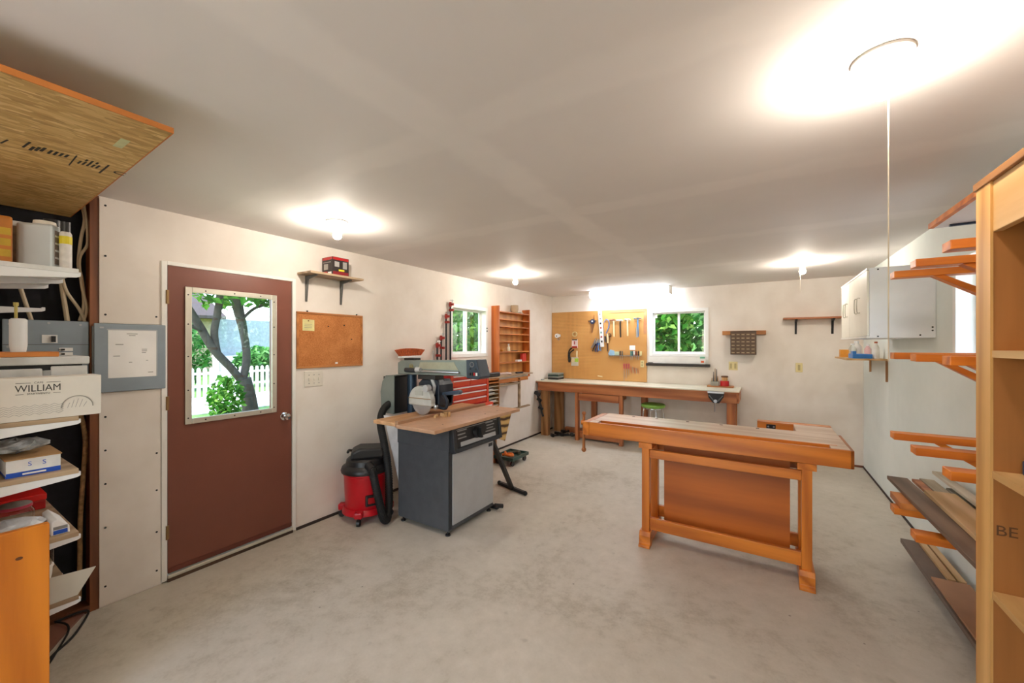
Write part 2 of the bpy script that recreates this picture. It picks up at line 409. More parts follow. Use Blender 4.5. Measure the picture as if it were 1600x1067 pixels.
B(-3.41, LW - .0005, RE, .637, 0, .04).build('bottom_plate', wood('aged_plate', '7a4a30', '4a2a1a', 'y'), wall_left)
B(-3.41, LW - .0005, RE, .637, H - .04, H).build('top_plate', M_FIR, wall_left)
# the two loose drywall pieces beside the door with their screws
B(LW - .001, LW + .006, .675, .950, 1.69, 2.428).build('drywall_piece', M_WALL, wall_left)
B(LW - .001, LW + .006, .675, .957, .008, 1.272).build('drywall_piece', M_WALL, wall_left)
for y, z in ((.70, 2.39), (.70, 2.09), (.70, 1.74), (.935, 1.74), (.70, 1.13), (.70, .93), (.70, .73), (.70, .47), (.70, .12), (.937, .86), (.937, .62), (.937, .35), (.937, .1), (2.72, .6), (2.72, .9)):
    MB().cyl((LW + .004, y, z), (LW + .0075 if y < 1 else LW + .002, y, z), .006, n=8).build('screw', M_IRON, wall_left)
B(LW - .01, LW + .012, 1.845, BW, 0, .022).build('base_gap_left', mat('dark_gap_strip', '3a2f28', .8))['kind'] = 'structure'  # dark-coloured strip imitating the shaded gap under the drywall
WIN2 = (-1.55, -.71, 1.385, 2.105)
wall_back = struct(wall_mesh(BW, BW + .15, -3.47, 1.22, [WIN2], 'y').build('wall_back', M_WALL, loc=(0, BW, 0)))
struct(B(-.2, RW, BW - .012, BW + .01, 0, .025).build('baseboard_back', wood('dark_red_base', '7d4a32', '4a2718', 'x')))
WIN3 = (3.0, 3.775, 1.44, 2.1)
wall_right = struct(wall_mesh(RW, RW + .15, RE - .15, BW, [WIN3], 'x').build('wall_right', M_WALLR, loc=(RW, 0, 0)))
struct(B(RW - .008, RW + .01, 2.0, BW - .012, 0, .02).build('base_gap_right', mat('dark_gap_strip', '3a2f28')))  # same dark gap colour along the foot of this wall
struct(wall_mesh(RE - .15, RE, -3.52, 1.22, [(-1.9, -.3, 0.0, 2.1)], 'y').build('wall_rear', M_WALL))     # unseen doorway opening added behind the viewer to let fill daylight in
struct(B(-2.6, .4, RE - 7, RE - .15, -.14, -.04).build('bounce_slab_rear', M_DRIVE))  # unseen pale slab added outside the opening; bounces daylight inside
struct(B(-3.41, -2.46, .03, .12, 0, 2.295).build('wall_partition', M_WALL))

# ---- windows
def sliding_window(name, axis, at, u0, u1, z0, z1, inward, fw=.035, lock=None):
    """axis: the wall's normal axis; at: inner wall face; inward: +1/-1 towards the room"""
    r = sroot(name, (at, (u0 + u1) / 2, z0) if axis == 'x' else ((u0 + u1) / 2, at, z0))
    def bx(n0, n1, a, b, c, d, nm, m, bev=.003):
        n0, n1 = sorted((at + inward * n0, at + inward * n1))
        return (B(n0, n1, a, b, c, d) if axis == 'x' else B(a, b, n0, n1, c, d)).build(nm, m, r, bevel=bev)
    f = .012
    for nm, a, b, c, d in (('frame_side', u0 - .012, u0 + fw, z0 - .012, z1 + .012), ('frame_side', u1 - fw, u1 + .012, z0 - .012, z1 + .012),
                           ('frame_head', u0 + fw, u1 - fw, z1 - fw, z1 + .012), ('frame_sill', u0 + fw, u1 - fw, z0 - .012, z0 + fw)):
        bx(-.13, f, a, b, c, d, nm, M_VINYL)
    um = (u0 + u1) / 2
    for k, (a, b, dep) in enumerate(((u0 + fw, um + .014, -.055), (um - .014, u1 - fw, -.085))):
        s = bx(dep - .022, dep, a, a + .028, z0 + fw, z1 - fw, 'sash', M_VINYL)
        for aa, bb, cc, dd in ((b - .028, b, z0 + fw, z1 - fw), (a + .028, b - .028, z0 + fw, z0 + fw + .028), (a + .028, b - .028, z1 - fw - .022, z1 - fw)):
            n0, n1 = sorted((at + inward * (dep - .022), at + inward * dep))
            (B(n0, n1, aa, bb, cc, dd) if axis == 'x' else B(aa, bb, n0, n1, cc, dd)).build('sash_rail', M_VINYL, s)
        n0 = at + inward * (dep - .012)
        q = .002
        (B(n0 - q, n0 + q, a + .02, b - .02, z0 + fw + .015, z1 - fw - .015) if axis == 'x' else B(a + .02, b - .02, n0 - q, n0 + q, z0 + fw + .015, z1 - fw - .015)).build('pane', M_GLASS, s)
    return r
w1 = sliding_window('window_1', 'x', LW, *WIN1, inward=1)
for z in (1.78, 1.74): B(LW + .01, LW + .02, 4.545, 4.56, z, z + .02).build('latch', M_IRON, w1)
w2 = sliding_window('window_2', 'y', BW, *WIN2, inward=-1)
w3 = sliding_window('window_3', 'x', RW, *WIN3, inward=-1)
# white board and dark ledge under the back window
struct(B(-1.575, -.70, BW - .012, BW, 1.265, 1.37).build('trim_1', M_WHITE))
struct(B(-1.60, -.675, BW - .09, BW, 1.222, 1.262).build('trim_2', mat('dark_ledge', '2a211c', .5), bevel=.004))

# ---- door
d1 = sroot('door_1', (LW, 1.4, 0))
slab = B(LW - .045, LW + .004, .995, 1.805, .052, 2.085)
# leaf with an opening for the pane
leaf = MB()
for a in ((.995, 1.112, .052, 2.085), (1.655, 1.805, .052, 2.085), (1.112, 1.655, .052, 1.045), (1.112, 1.655, 1.927, 2.085)):
    leaf.box(LW - .045, LW + .004, *a)
leaf.build('door_leaf', M_BROWN, d1)
for nm, a in (('jamb', (.960, .990, 0.01, 2.11)), ('jamb', (1.81, 1.84, .01, 2.11)), ('jamb_head', (.990, 1.81, 2.085, 2.11))):
    B(LW - .10, LW + .012, *a).build(nm, M_WHITE, d1, bevel=.003)
B(LW - .10, LW + .02, .990, 1.81, .0, .022).build('threshold_wood', wood('dark_sill', '5c4434', '2e2018', 'y'), d1)
B(LW - .06, LW + .022, .990, 1.81, .022, .045).build('threshold', M_ALU, d1, bevel=.004)
B(LW + .004, LW + .008, .995, 1.805, .052, .085).build('door_sweep', mat('red_brown_sweep', '6a3325', .5), d1)
gf = MB()
for a in ((1.084, 1.122, 1.018, 1.955), (1.645, 1.683, 1.018, 1.955), (1.122, 1.645, 1.018, 1.056), (1.122, 1.645, 1.917, 1.955)):
    gf.box(LW + .004, LW + .017, *a)
glf = gf.build('glazing_frame', M_ALU, d1, bevel=.004)
for y in (1.10, 1.66):
    for z in (1.06, 1.25, 1.48, 1.70, 1.90): MB().cyl((LW + .017, y, z), (LW + .0185, y, z), .005, n=8).build('screw', M_IRON, glf)
for y in (1.2, 1.38, 1.56):
    for z in (1.037, 1.936): MB().cyl((LW + .017, y, z), (LW + .0185, y, z), .005, n=8).build('screw', M_IRON, glf)
B(LW - .022, LW - .017, 1.11, 1.657, 1.043, 1.929).build('pane', M_GLASS, d1)
kn = MB().lathe([(.001, 0), (.032, .001), (.032, .006), (.012, .010), (.012, .03), (.024, .036), (.028, .048), (.024, .058), (.001, .061)], (LW + .004, 1.745, .975), 20, 'x').build('door_knob', M_CHROME, d1, True)
for z in (1.83, 1.13, .28):
    h = B(LW + .005, LW + .010, .972, 1.0, z, z + .09).build('hinge', M_BRASS, d1)
    MB().cyl((LW + .012, .988, z), (LW + .012, .988, z + .09), .007, n=10).build('hinge_pin', M_BRASS, h)

# ================================================================== OUTDOORS
struct(MB().box(-60, -3.6, -30, 60, -.16, -.12).box(-3.6, 1.3, BW + .2, 60, -.16, -.12).box(1.3, 40, -30, 60, -.16, -.12).box(-3.6, 1.3, -30, RE - .2, -.16, -.12).build('ground', M_GRASS))
struct(B(-14.9, -11.4, -10, 30, -.12, -.10).build('driveway', M_DRIVE))
def leaves(n, c, rad, size, seed, shell=.5):
    R = random.Random(seed); vs, fs = [], []
    for i in range(n):
        while True:
            p = Vector((R.uniform(-1, 1), R.uniform(-1, 1), R.uniform(-1, 1)))
            if shell * R.random() < p.length < 1: break
        q = Vector((c[0] + p.x * rad[0], c[1] + p.y * rad[1], c[2] + p.z * rad[2]))
        E = Euler((R.uniform(-1.1, 1.1), R.uniform(-1.1, 1.1), R.uniform(0, 6.3))).to_matrix(); s = size * R.uniform(.6, 1.3)
        k = len(vs)
        vs += [q + E @ Vector(w) * s for w in ((-.6, 0, 0), (0, .34, .1), (.6, 0, -.05), (0, -.34, .1))]
        fs += [(k, k + 1, k + 2), (k, k + 2, k + 3)]
    mb = MB(); mb.v = vs; mb.f = fs; return mb
def foliage(mb, name, m, parent):
    me = bpy.data.meshes.new(name); off = OFF[parent]; me.from_pydata([v - off for v in mb.v], [], mb.f); me.materials.append(m)
    o = bpy.data.objects.new(name, me); COL.objects.link(o); o.parent = parent; o['kind'] = 'stuff'; return o
# forked tree in front of the door
t = thing('tree', 'grey forked tree trunk seen through the door pane', 'tree', (-10.4, 4.66, -.12))
tr = MB()
tr.tube([(-10.4, 4.69, -.12), (-10.4, 4.64, .3), (-10.4, 4.54, .75)], [.2, .18, .17, .165, .16, .16, .155, .15, .15, .15, .15], 12)
tr.tube([(-10.4, 4.54, .62), (-10.35, 4.25, 1.02), (-10.35, 3.9, 1.46), (-10.4, 3.67, 1.95), (-10.4, 3.42, 2.4), (-10.5, 3.1, 3.0)], .085, 10)
tr.tube([(-10.35, 3.98, 1.36), (-10.4, 3.94, 1.82), (-10.4, 4.0, 2.25), (-10.4, 4.05, 2.75), (-10.4, 4.0, 3.6)], .075, 10)
tr.tube([(-10.4, 4.52, .72), (-10.4, 4.6, 1.25), (-10.4, 4.53, 1.85), (-10.35, 4.33, 2.6), (-10.3, 4.25, 3.6)], .085, 10)
tr.tube([(-10.4, 4.58, 1.3), (-10.45, 4.58, 1.9), (-10.5, 4.5, 2.6), (-10.5, 4.5, 3.6)], .06, 10)
tr.tube([(-10.35, 3.7, 1.86), (-10.3, 3.45, 1.98), (-10.2, 3.2, 2.2)], .04, 8)
tr.tube([(-10.4, 4.54, 2.2), (-10.4, 4.8, 2.45), (-10.3, 5.2, 2.6)], .035, 8)
tr.build('trunk', M_BARK, t, True)
fo = leaves(2600, (-10.6, 4.3, 3.75), (2.3, 2.6, 1.35), .2, 5)
fo2 = leaves(260, (-10.3, 5.3, 2.75), (.5, .7, .35), .16, 6); fo.add(fo2.v, fo2.f)
foliage(fo, 'foliage', M_LEAF, t)
t = thing('shrub', 'low leafy shrub beside the forked trunk', 'shrub', (-9.9, 3.95, -.12))
MB().tube([(-9.9, 3.95, -.12), (-9.9, 3.97, .4)], .02, 6).build('stem', M_BARK, t)
foliage(leaves(520, (-9.9, 3.97, .38), (.3, .36, .5), .12, 7, .2), 'foliage', M_LEAF, t)
# picket fence
fence = thing('picket_fence', 'white wooden picket fence across the driveway behind the forked tree', 'fence', (-15, 6.3, -.12))
pick = None
for i in range(24):
    y = 4.4 + i * .17
    if pick is None:
        mb = MB().prism([(-.05, 0), (.05, 0), (.05, .86), (.035, .90), (0, .925), (-.035, .90), (-.05, .86)], -.012, .012, 'x')
        pick = mb.build('picket', M_WHITE, fence, loc=(0, 0, 0)); o = pick
    else: o = pick.copy(); COL.objects.link(o)
    o.location = (0.03, y - 6.3, .02)
for z in (.2, .6): B(-15.03, -14.99, 4.3, 8.4, z, z + .07).build('rail', M_WHITE, fence)
for y in (5.75, 8.2):
    p = B(-15.12, -14.98, y - .07, y + .07, -.12, 1.15).build('post', M_WHITE, fence); MB().prism([(-15.14, 1.15), (-14.96, 1.15), (-15.05, 1.28)], y - .09, y + .09, 'y').build('post_cap', M_WHITE, p)
# house across the drive
hs = thing('house', 'tan neighbouring house with brown shingle roof beyond the fence', 'house', (-28, 9.5, -.12))
B(-31, -25.5, 6.6, 9.7, -.12, 3.1).build('house_wall', mat('tan_stucco', '9a8b6a', .8), hs)
MB().prism([(-24.9, 2.95), (-24.9, 3.1), (-28.2, 4.7), (-31.6, 3.1), (-31.6, 2.95)], 6.2, 10.0, 'y').build('roof', mat('brown_shingle', '4c423e', .9, var=.2, vs_=20), hs)
st = MB()
for k in range(5): st.box(-24.6 + .0 - k * .28, -24.3 - k * .28, 9.9, 11.2, -.12, .12 + k * .2)
st.build('porch_steps', M_DRIVE, hs)
B(-31, -25.9, 9.7, 15.5, -.12, 3.0).build('side_wall', mat('white_siding', '9aa0a4', .8), hs)
for nm, lab, c, rad, nn, sd, mm in (
        ('hedge', 'tall dark green hedge left behind the picket fence', (-18, 5.4, 1.2), (.9, 1.3, 1.5), 1500, 11, M_LEAF2),
        ('hedge', 'clipped low green hedge right behind the picket fence', (-17.2, 8.2, .75), (.7, 1.1, .75), 1100, 12, M_LEAF2)):
    t = thing(nm, lab, 'hedge', (c[0], c[1], -.12)); MB().cyl((c[0], c[1], -.12), (c[0], c[1], c[2]), .06, .03, 8).build('stem', M_BARK, t)
    foliage(leaves(nn, c, rad, .22, sd, .3), 'foliage', mm, t)
# trees behind the back window and the left window
def tree(lab, base, c, rad, n, size, sd, m):
    t = thing('leafy_tree', lab, 'tree', (base[0], base[1], -.12))
    MB().tube([(base[0], base[1], -.12), (base[0] + .05, base[1], 1.0), (c[0], c[1], c[2])], [.14, .13, .12, .11, .1, .09, .08, .07, .06, .05, .04], 8).build('trunk', M_BARK, t, True)
    foliage(leaves(n, c, rad, size, sd), 'foliage', m, t)
tree('bright green leafy tree outside the back window, left pane', (-2.9, 11.2), (-2.75, 10.6, 2.0), (1.3, 1.3, 2.1), 3800, .2, 21, M_LEAF)
tree('bright green leafy tree outside the back window, right pane', (.1, 10.9), (.05, 10.6, 2.0), (1.45, 1.3, 2.2), 3800, .2, 22, M_LEAF2)
tree('tall background tree farther behind the back window', (-1.5, 15.5), (-1.4, 15, 3.0), (5.0, 1.8, 3.3), 5200, .34, 23, M_LEAF2)
tree('green leafy tree filling the left pane of the side window', (-7.6, 7.8), (-7.4, 7.7, 2.0), (1.3, 1.3, 2.1), 3800, .18, 24, M_LEAF)
tree('green leafy tree filling the right pane of the side window', (-7.0, 10.7), (-6.9, 10.7, 2.0), (1.2, 1.45, 2.2), 3400, .18, 25, M_LEAF2)
tree('dense tree far behind the side window trees', (-11, 14.5), (-11, 14, 3.0), (3.5, 4.5, 3.4), 4200, .32, 26, M_LEAF2)
t = thing('wooden_shed', 'brown wooden shed wall outside the side window', 'shed', (-4.95, 8.2, -.12))
for k in range(9): B(-4.85, -4.80, 7.1 + k * .2, 7.29 + k * .2, -.12, 2.6).build('board', M_FIRZ, t)
B(-4.75, -4.69, 8.05, 8.13, -.12, 2.6).build('corner_post', M_PALEB, t)
struct(B(1.25, 7.0, -2, 12, -.12, -.06).build('bounce_slab_side', M_DRIVE))  # pale ground added to bounce sun through the window onto the ceiling
tree('green tree beyond the added pale slab outside the right wall', (9.5, 9.0), (9.5, 9.0, 1.6), (1.5, 3.0, 1.7), 2000, .26, 27, M_LEAF)

# ================================================================== LAMPS
M_PORC = mat('porcelain', 'f4efe6', .3, var=.02)
M_BULB = emit('bulb_glow', 'fff3e4', BULB)
M_TUBE = emit('tube_glow', 'f2f7ff', TUBE)
def bulb_lamp(x, y, lab, chain=None, cx=.02, cy=.03):
    t = thing('ceiling_lamp', lab, 'lamp', (x, y, H), group='bare bulb ceiling lamps')
    MB().lathe([(.001, 0), (.074, 0), (.074, -.008), (.062, -.020), (.036, -.030), (.026, -.052), (.001, -.052)], (x, y, H), 28).build('socket', M_PORC, t, True)
    MB().lathe([(.001, -.052), (.014, -.053), (.015, -.062), (.026, -.080), (.030, -.098), (.027, -.114), (.015, -.126), (.001, -.129)], (x, y, H), 20).build('bulb', M_BULB, t, True)
    if chain:
        MB().cyl((x + cx, y + cy, H - .03), (x + cx, y + cy, H - chain), .0018, n=6).build('pull_cord', mat('pale_cord', 'd8cbb6', .7), t)
        if chain > 5: MB().lathe([(.001, 0), (.006, .004), (.007, .02), (.003, .03), (.001, .03)], (x + cx, y + cy, H - chain - .02), 8).build('cord_knob', M_PORC, t)
bulb_lamp(.306, 1.63, 'glowing bare bulb with long pull cord, nearest lamp', .93, .02, .028)
bulb_lamp(-2.571, 1.725, 'glowing bare bulb on ceiling above the door and wall shelf')
bulb_lamp(-2.625, 4.22, 'small glowing bare bulb on ceiling near the side window')
bulb_lamp(.351, 5.23, 'glowing bare bulb with short cord above the back wall shelf', .32, -.02, 0)
bulb_lamp(-1.15, -.95, 'added unseen fill bulb on ceiling behind the viewer, left', None)  # out of view, added to even out the room light
bulb_lamp(.306, -1.2, 'added unseen fill bulb on ceiling behind the viewer, right', None)  # second added fill bulb, also out of view
t = thing('fluorescent_light', 'long white wraparound fluorescent light above the back window', 'lamp', (-1.80, 6.31, H))
B(-2.43, -1.175, 6.20, 6.42, 2.425, H).build('housing', M_WHITE, t)
MB().prism([(6.205, 2.425), (6.205, 2.35), (6.225, 2.328), (6.395, 2.328), (6.415, 2.35), (6.415, 2.425)], -2.42, -1.185, 'x').build('diffuser', M_TUBE, t)
for x in (-2.432, -1.187): MB().prism([(6.20, 2.428), (6.20, 2.348), (6.222, 2.322), (6.398, 2.322), (6.42, 2.348), (6.42, 2.428)], x, x + .014, 'x').build('end_cap', M_WHITE, t)

# ================================================================== FOREGROUND WORKBENCH
wb = thing('workbench', 'amber maple cabinetmaker workbench standing in the middle of the floor', 'workbench', (-.4, 3.4, 0))
B(-1.235, .452, 3.28, 3.66, .845, .912).build('bench_top', M_TOPW, wb, bevel=.004)
B(-1.235, .452, 3.15, 3.172, .80, .912).build('tray_apron', M_ORANGEW, wb, bevel=.003)
B(-1.235, .452, 3.172, 3.28, .845, .868).build('tray_bottom', M_ORANGEW, wb)
B(-1.235, -1.17, 3.172, 3.28, .868, .912).build('tray_end', M_TOPW, wb); B(.36, .452, 3.172, 3.28, .868, .912).build('tray_end', M_TOPW, wb)
B(-1.235, .40, 3.264, 3.281, .868, .913).build('tray_wall', M_ORANGEW, wb)
MB().prism([(.452, 3.15), (.468, 3.158), (.468, 3.66), (.452, 3.66)], .80, .911, 'z').build('end_cleat', wood('dark_amber_end', 'a8611f', '7a3d12', 'y'), wb, bevel=.002)
# shoulder vise
B(.205, .45, 3.66, 3.95, .80, .912).build('vise_arm', M_TOPW, wb, bevel=.004)
vj = B(-.045, .45, 3.95, 4.04, .79, .914).build('vise_beam', M_ORANGEW, wb, bevel=.004)
B(.02, .085, 3.944, 3.951, .86, .895).build('vise_plate', M_IRON, vj)
for x in (.033, .072): MB().cyl((x, 3.943, .8775), (x, 3.945, .8775), .007, n=8).build('plate_screw', M_STEEL, vj)
MB().cyl((.05, 4.04, .86), (.05, 4.16, .86), .016, n=14).build('vise_screw', M_ORANGEWY, wb, True)
MB().cyl((-.04, 4.15, .86), (.14, 4.15, .86), .009, n=10).build('vise_handle', M_ORANGEW, wb, True)
# end vise at the left with its hanging handle
B(-1.29, -1.238, 3.155, 3.64, .80, .911).build('end_vise_jaw', M_ORANGEWY, wb, bevel=.004)
MB().cyl((-1.30, 3.36, .86), (-1.385, 3.36, .86), .022, n=14).build('end_vise_screw', M_ORANGEW, wb, True)
hb = MB().tube([(-1.365, 3.36, .935), (-1.365, 3.36, .63)], [.011, .014], 10, 1)
hb.sphere((-1.365, 3.36, .945), .018, 12); hb.sphere((-1.365, 3.36, .618), .022, 12)
hb.build('end_vise_handle', mat('handle_wood', 'a86a38', .4), wb, True)
for i, x in enumerate((-1.0, -.8, -.55, -.3, -.05)):
    B(x, x + .022, 3.60, 3.622, .9115, .9132).build('dog_hole', mat('dog_hole_dark', '4a3320', .8), wb)
# trestles
for x in (-.775, .235):
    for y in (3.16, 3.45):
        B(x - .028, x + .028, y, y + .06, .10, .756).build('leg', M_ORANGEWZ, wb, bevel=.003)
    MB().box(x - .05, x + .05, 3.153, 3.66, .755, .798).box(x - .049, x + .049, 3.175, 3.655, .798, .844).build('top_bearer', M_ORANGEWY, wb)
    ft = MB().prism([(3.11, 0), (3.11, .018), (3.13, .03), (3.13, .085), (3.145, .115), (3.52, .115), (3.535, .085), (3.535, .03), (3.555, .018), (3.555, 0), (3.48, 0), (3.46, .03), (3.2, .03), (3.18, 0)], x - .042, x + .042, 'x')
    ft.build('foot', M_ORANGEWY, wb, bevel=.003)
for y in (3.175, 3.465):
    B(-.747, .207, y, y + .03, .68, .745).build('upper_rail', M_ORANGEW, wb, bevel=.003)
    B(-.747, .207, y, y + .03, .125, .215).build('lower_rail', M_ORANGEW, wb, bevel=.003)
B(-.67, .154, 3.325, 3.34, .14, .80).build('plywood_panel', M_PLY, wb)
B(-.67, .154, 3.34, 3.44, .14, .155).build('plywood_ledge', M_PLY, wb)
B(-.67, .154, 3.34, 3.46, .60, .80).build('under_box', wood('dark_ply', '7a4524', '53290f', 'x', .4), wb)

# ================================================================== RADIAL ARM SAW
sw = thing('radial_arm_saw', 'grey radial arm saw on a charcoal steel cabinet', 'saw', (-2.44, 2.745, 0))
cb = B(-2.735, -2.15, 2.43, 3.06, .045, .70).build('cabinet', M_CHAR, sw, bevel=.004)
B(-2.74, -2.145, 2.425, 3.065, .695, .885).build('upper_case', M_CHAR, sw, bevel=.004)
dr = B(-2.15, -2.138, 2.475, 3.045, .085, .665).build('door', M_LGREY, sw, bevel=.003)
B(-2.138, -2.1365, 2.97, 3.03, .62, .65).build('door_badge', M_CHARD, dr)
B(-2.152, -2.144, 2.432, 2.468, .06, .69).build('corner_post', M_CHARD, sw)
for x in (-2.70, -2.18):
    for y in (2.46, 3.03):
        f = MB().cyl((x, y, .012), (x, y, .05), .008, n=8).build('levelling_foot', M_IRON, sw); MB().lathe([(.001, 0), (.022, 0), (.02, .012), (.001, .014)], (x, y, 0), 12).build('foot_pad', M_BLACK, f)
MB().cyl((-2.13, 3.06, .05), (-2.08, 3.12, .035), .02, n=10).build('lift_pedal', M_BLACK, sw)
# control panel
cp = MB().prism([(-2.145, .68), (-2.085, .685), (-2.11, .878), (-2.145, .885)], 2.44, 2.475, 'y').prism([(-2.145, .68), (-2.085, .685), (-2.11, .878), (-2.145, .885)], 3.085, 3.12, 'y')
cp.prism([(-2.145, .68), (-2.083, .683), (-2.088, .715), (-2.145, .715)], 2.475, 3.085, 'y').build('control_frame', M_CHARD, sw, bevel=.003)
pn = MB().prism([(-2.145, .715), (-2.10, .715), (-2.118, .88), (-2.145, .88)], 2.475, 3.085, 'y').build('control_panel', M_BLACK, sw)
MB().prism([(-2.101, .722), (-2.0985, .722), (-2.1035, .757), (-2.106, .757)], 2.53, 3.03, 'y').build('silver_strip', M_LGREY, pn)
def pan(z): return -2.10 - (z - .715) * .109
for k, (y0, y1, z) in enumerate(((2.50, 2.62, .845), (2.50, 2.60, .815), (2.50, 2.61, .785), (2.89, 3.0, .85), (2.90, 3.02, .825), (2.90, 3.0, .80), (2.88, 3.03, .775))):
    MB().prism([(pan(z), z), (pan(z) + .0015, z), (pan(z + .01) + .0015, z + .01), (pan(z + .01), z + .01)], y0, y1, 'y').build('printed_line', M_PRINT, pn)
MB().prism([(pan(.86), .86), (pan(.86) + .0015, .86), (pan(.865) + .0015, .865), (pan(.865), .865)], 2.49, 3.07, 'y').build('printed_line', M_PRINT, pn)
kb = MB().cyl((-2.11, 2.75, .80), (-2.075, 2.75, .804), .05, .045, 20); kb.obox((-2.062, 2.75, .805), (.03, .022, .09), (0, -.1, .0)); kb.build('elevation_knob', M_BLACK, sw, True)
# table
B(-2.50, -2.08, 2.20, 3.43, .885, .913).build('table_front', M_MDF, sw, bevel=.003)
B(-2.83, -2.535, 2.24, 3.42, .885, .915).build('table_rear', wood('plank_table', 'd8ab7c', 'b88758', 'y'), sw, bevel=.003)
B(-2.535, -2.50, 2.22, 3.42, .885, .935).build('fence', wood('worn_fence', 'b28a68', '8a6446', 'y'), sw, bevel=.002)
for y in (2.42, 3.0, 3.2): MB().cyl((-2.2, y, .9128), (-2.2, y, .9138), .008, n=8).build('bolt', M_IRON, sw)
# column, arm and head
MB().cyl((-2.9, 2.75, .70), (-2.9, 2.75, 1.30), .045, n=20).build('column', mat('blue_black_column', '2f4258', .3, .5), sw, True)
B(-2.99, -2.74, 2.66, 2.84, .70, .80).build('column_base', M_BLUEBLK, sw, bevel=.006)
arm = MB().prism([(-3.03, 1.27), (-3.03, 1.385), (-2.98, 1.408), (-2.16, 1.425), (-2.16, 1.275), (-2.20, 1.285)], 2.685, 2.815, 'y').build('arm', M_SAWGREY, sw, bevel=.008)
MB().prism([(-2.74, 1.335), (-2.72, 1.395), (-2.31, 1.405), (-2.255, 1.335)], 2.681, 2.686, 'y').build('arm_label', mat('label_tan_grey', 'a9a996', .4, .2), arm)
MB().lathe([(.026, -.002), (.026, .002), (.022, .002), (.022, -.002)], (-2.84, 2.684, 1.352), 24, 'y').build('emblem', mat('emblem_gold', 'b0a468', .4, .4), arm)
MB().box(-2.855, -2.845, 2.682, 2.685, 1.34, 1.364).box(-2.835, -2.825, 2.682, 2.685, 1.34, 1.364).build('emblem_letter', mat('emblem_gold', 'b0a468'), arm)
MB().cyl((-2.70, 2.678, 1.312), (-2.24, 2.678, 1.314), .012, n=12).build('chrome_rail', M_STEEL, arm, True)
MB().cyl((-2.75, 2.668, 1.325), (-2.70, 2.668, 1.325), .03, .02, 16).build('lock_knob', M_LGREY, arm, True)
MB().cyl((-2.90, 2.67, 1.318), (-2.76, 2.67, 1.318), .022, n=14).build('miter_grip', M_CHARD, arm, True)
B(-2.96, -2.83, 2.70, 2.80, 1.405, 1.432).build('crank_cap', M_BLACK, arm, bevel=.006)
hd = MB().prism([(-2.16, 1.27), (-2.165, 1.43), (-2.055, 1.432), (-2.012, 1.285), (-2.03, 1.265)], 2.675, 2.825, 'y').build('control_head', mat('slate_blue_head', '2d3a4a', .4, .1), sw, bevel=.006)
for k, c in enumerate((M_BLACK, M_INK, M_RED, M_WHITEP)): B(-2.128 + k * .024, -2.112 + k * .024, 2.668, 2.676, 1.296, 1.322).build('button', c, hd)
MB().lathe([(.022, -.002), (.022, .002), (.018, .002), (.018, -.002)], (-2.10, 2.674, 1.39), 20, 'y').build('dial_ring', M_PRINT, hd)
for x in (-2.125, -2.065): B(x, x + .012, 2.671, 2.676, 1.345, 1.36).build('dial_mark', M_BLACK, hd)
B(-2.76, -2.54, 2.69, 2.81, 1.235, 1.275).build('carriage', M_BLACK, sw, bevel=.005)
MB().prism([(-2.66, 1.235), (-2.53, 1.235), (-2.50, 1.10), (-2.50, .985), (-2.56, .985), (-2.58, 1.13), (-2.66, 1.19)], 2.80, 2.88, 'y').build('yoke', M_BLUEBLK, sw, bevel=.006)
MB().prism([(-2.60, 1.24), (-2.565, 1.24), (-2.535, 1.18), (-2.55, 1.10), (-2.575, 1.10), (-2.57, 1.18)], 2.69, 2.715, 'y').build('yoke_clamp', M_LGREY, sw, bevel=.004)
MB().lathe([(.001, 2.66), (.075, 2.665), (.092, 2.69), (.092, 2.93), (.07, 2.97), (.001, 2.975)], (-2.63, 0, 1.055), 24, 'y').build('motor', M_BLUEBLK, sw, True)
MB().prism([(-2.76, 1.0), (-2.76, 1.2), (-2.72, 1.235), (-2.54, 1.235), (-2.50, 1.19), (-2.50, 1.0), (-2.54, .97), (-2.72, .97)], 2.70, 2.90, 'y').build('motor_housing', M_BLUEBLK, sw, bevel=.01)
# blade and guard
bl = []
for i in range(80):
    a = 2 * PI * i / 80; r = .128 if i % 2 else .122; bl.append((-2.645 + r * math.cos(a), 1.043 + r * math.sin(a)))
MB().prism(bl, 2.628, 2.632, 'y').build('blade', M_STEEL, sw)
MB().cyl((-2.645, 2.615, 1.043), (-2.645, 2.645, 1.043), .02, n=12).build('arbor_nut', M_IRON, sw)
gd = [(-2.645 + .142 * math.cos(a), 1.043 + .142 * math.sin(a)) for a in [PI * k / 20 - .12 for k in range(22)]]
gu = MB().prism(gd + [(-2.787, 1.005), (-2.50, 1.005)], 2.60, 2.66, 'y').build('blade_guard', mat('silver_guard', 'c3c7c4', .35, .35), sw, bevel=.008)
B(-2.785, -2.505, 2.595, 2.60, 1.068, 1.074).build('guard_wire', M_BRASS, gu)
B(-2.70, -2.60, 2.597, 2.601, 1.10, 1.14).build('guard_label', mat('label_grey', 'aeb2ad', .5), gu)
MB().cyl((-2.565, 2.59, 1.165), (-2.565, 2.64, 1.165), .033, n=18).build('dust_spout', M_LGREY, gu, True)
# handle
MB().prism([(-2.50, 1.12), (-2.50, 1.09), (-2.30, 1.115), (-2.28, 1.135), (-2.30, 1.155)], 2.74, 2.78, 'y').build('yoke_handle', mat('slate_handle', '35455a', .4), sw, bevel=.006)
MB().tube([(-2.50, 2.70, .99), (-2.42, 2.70, .985), (-2.40, 2.70, 1.05), (-2.44, 2.70, 1.11)], .014, 10).build('bevel_lever', M_BLUEBLK, sw, True)
MB().lathe([(.001, 0), (.02, .002), (.024, .02), (.02, .04), (.001, .042)], (-2.50, 2.66, .975), 14).build('bevel_knob', M_STEEL, sw, True)
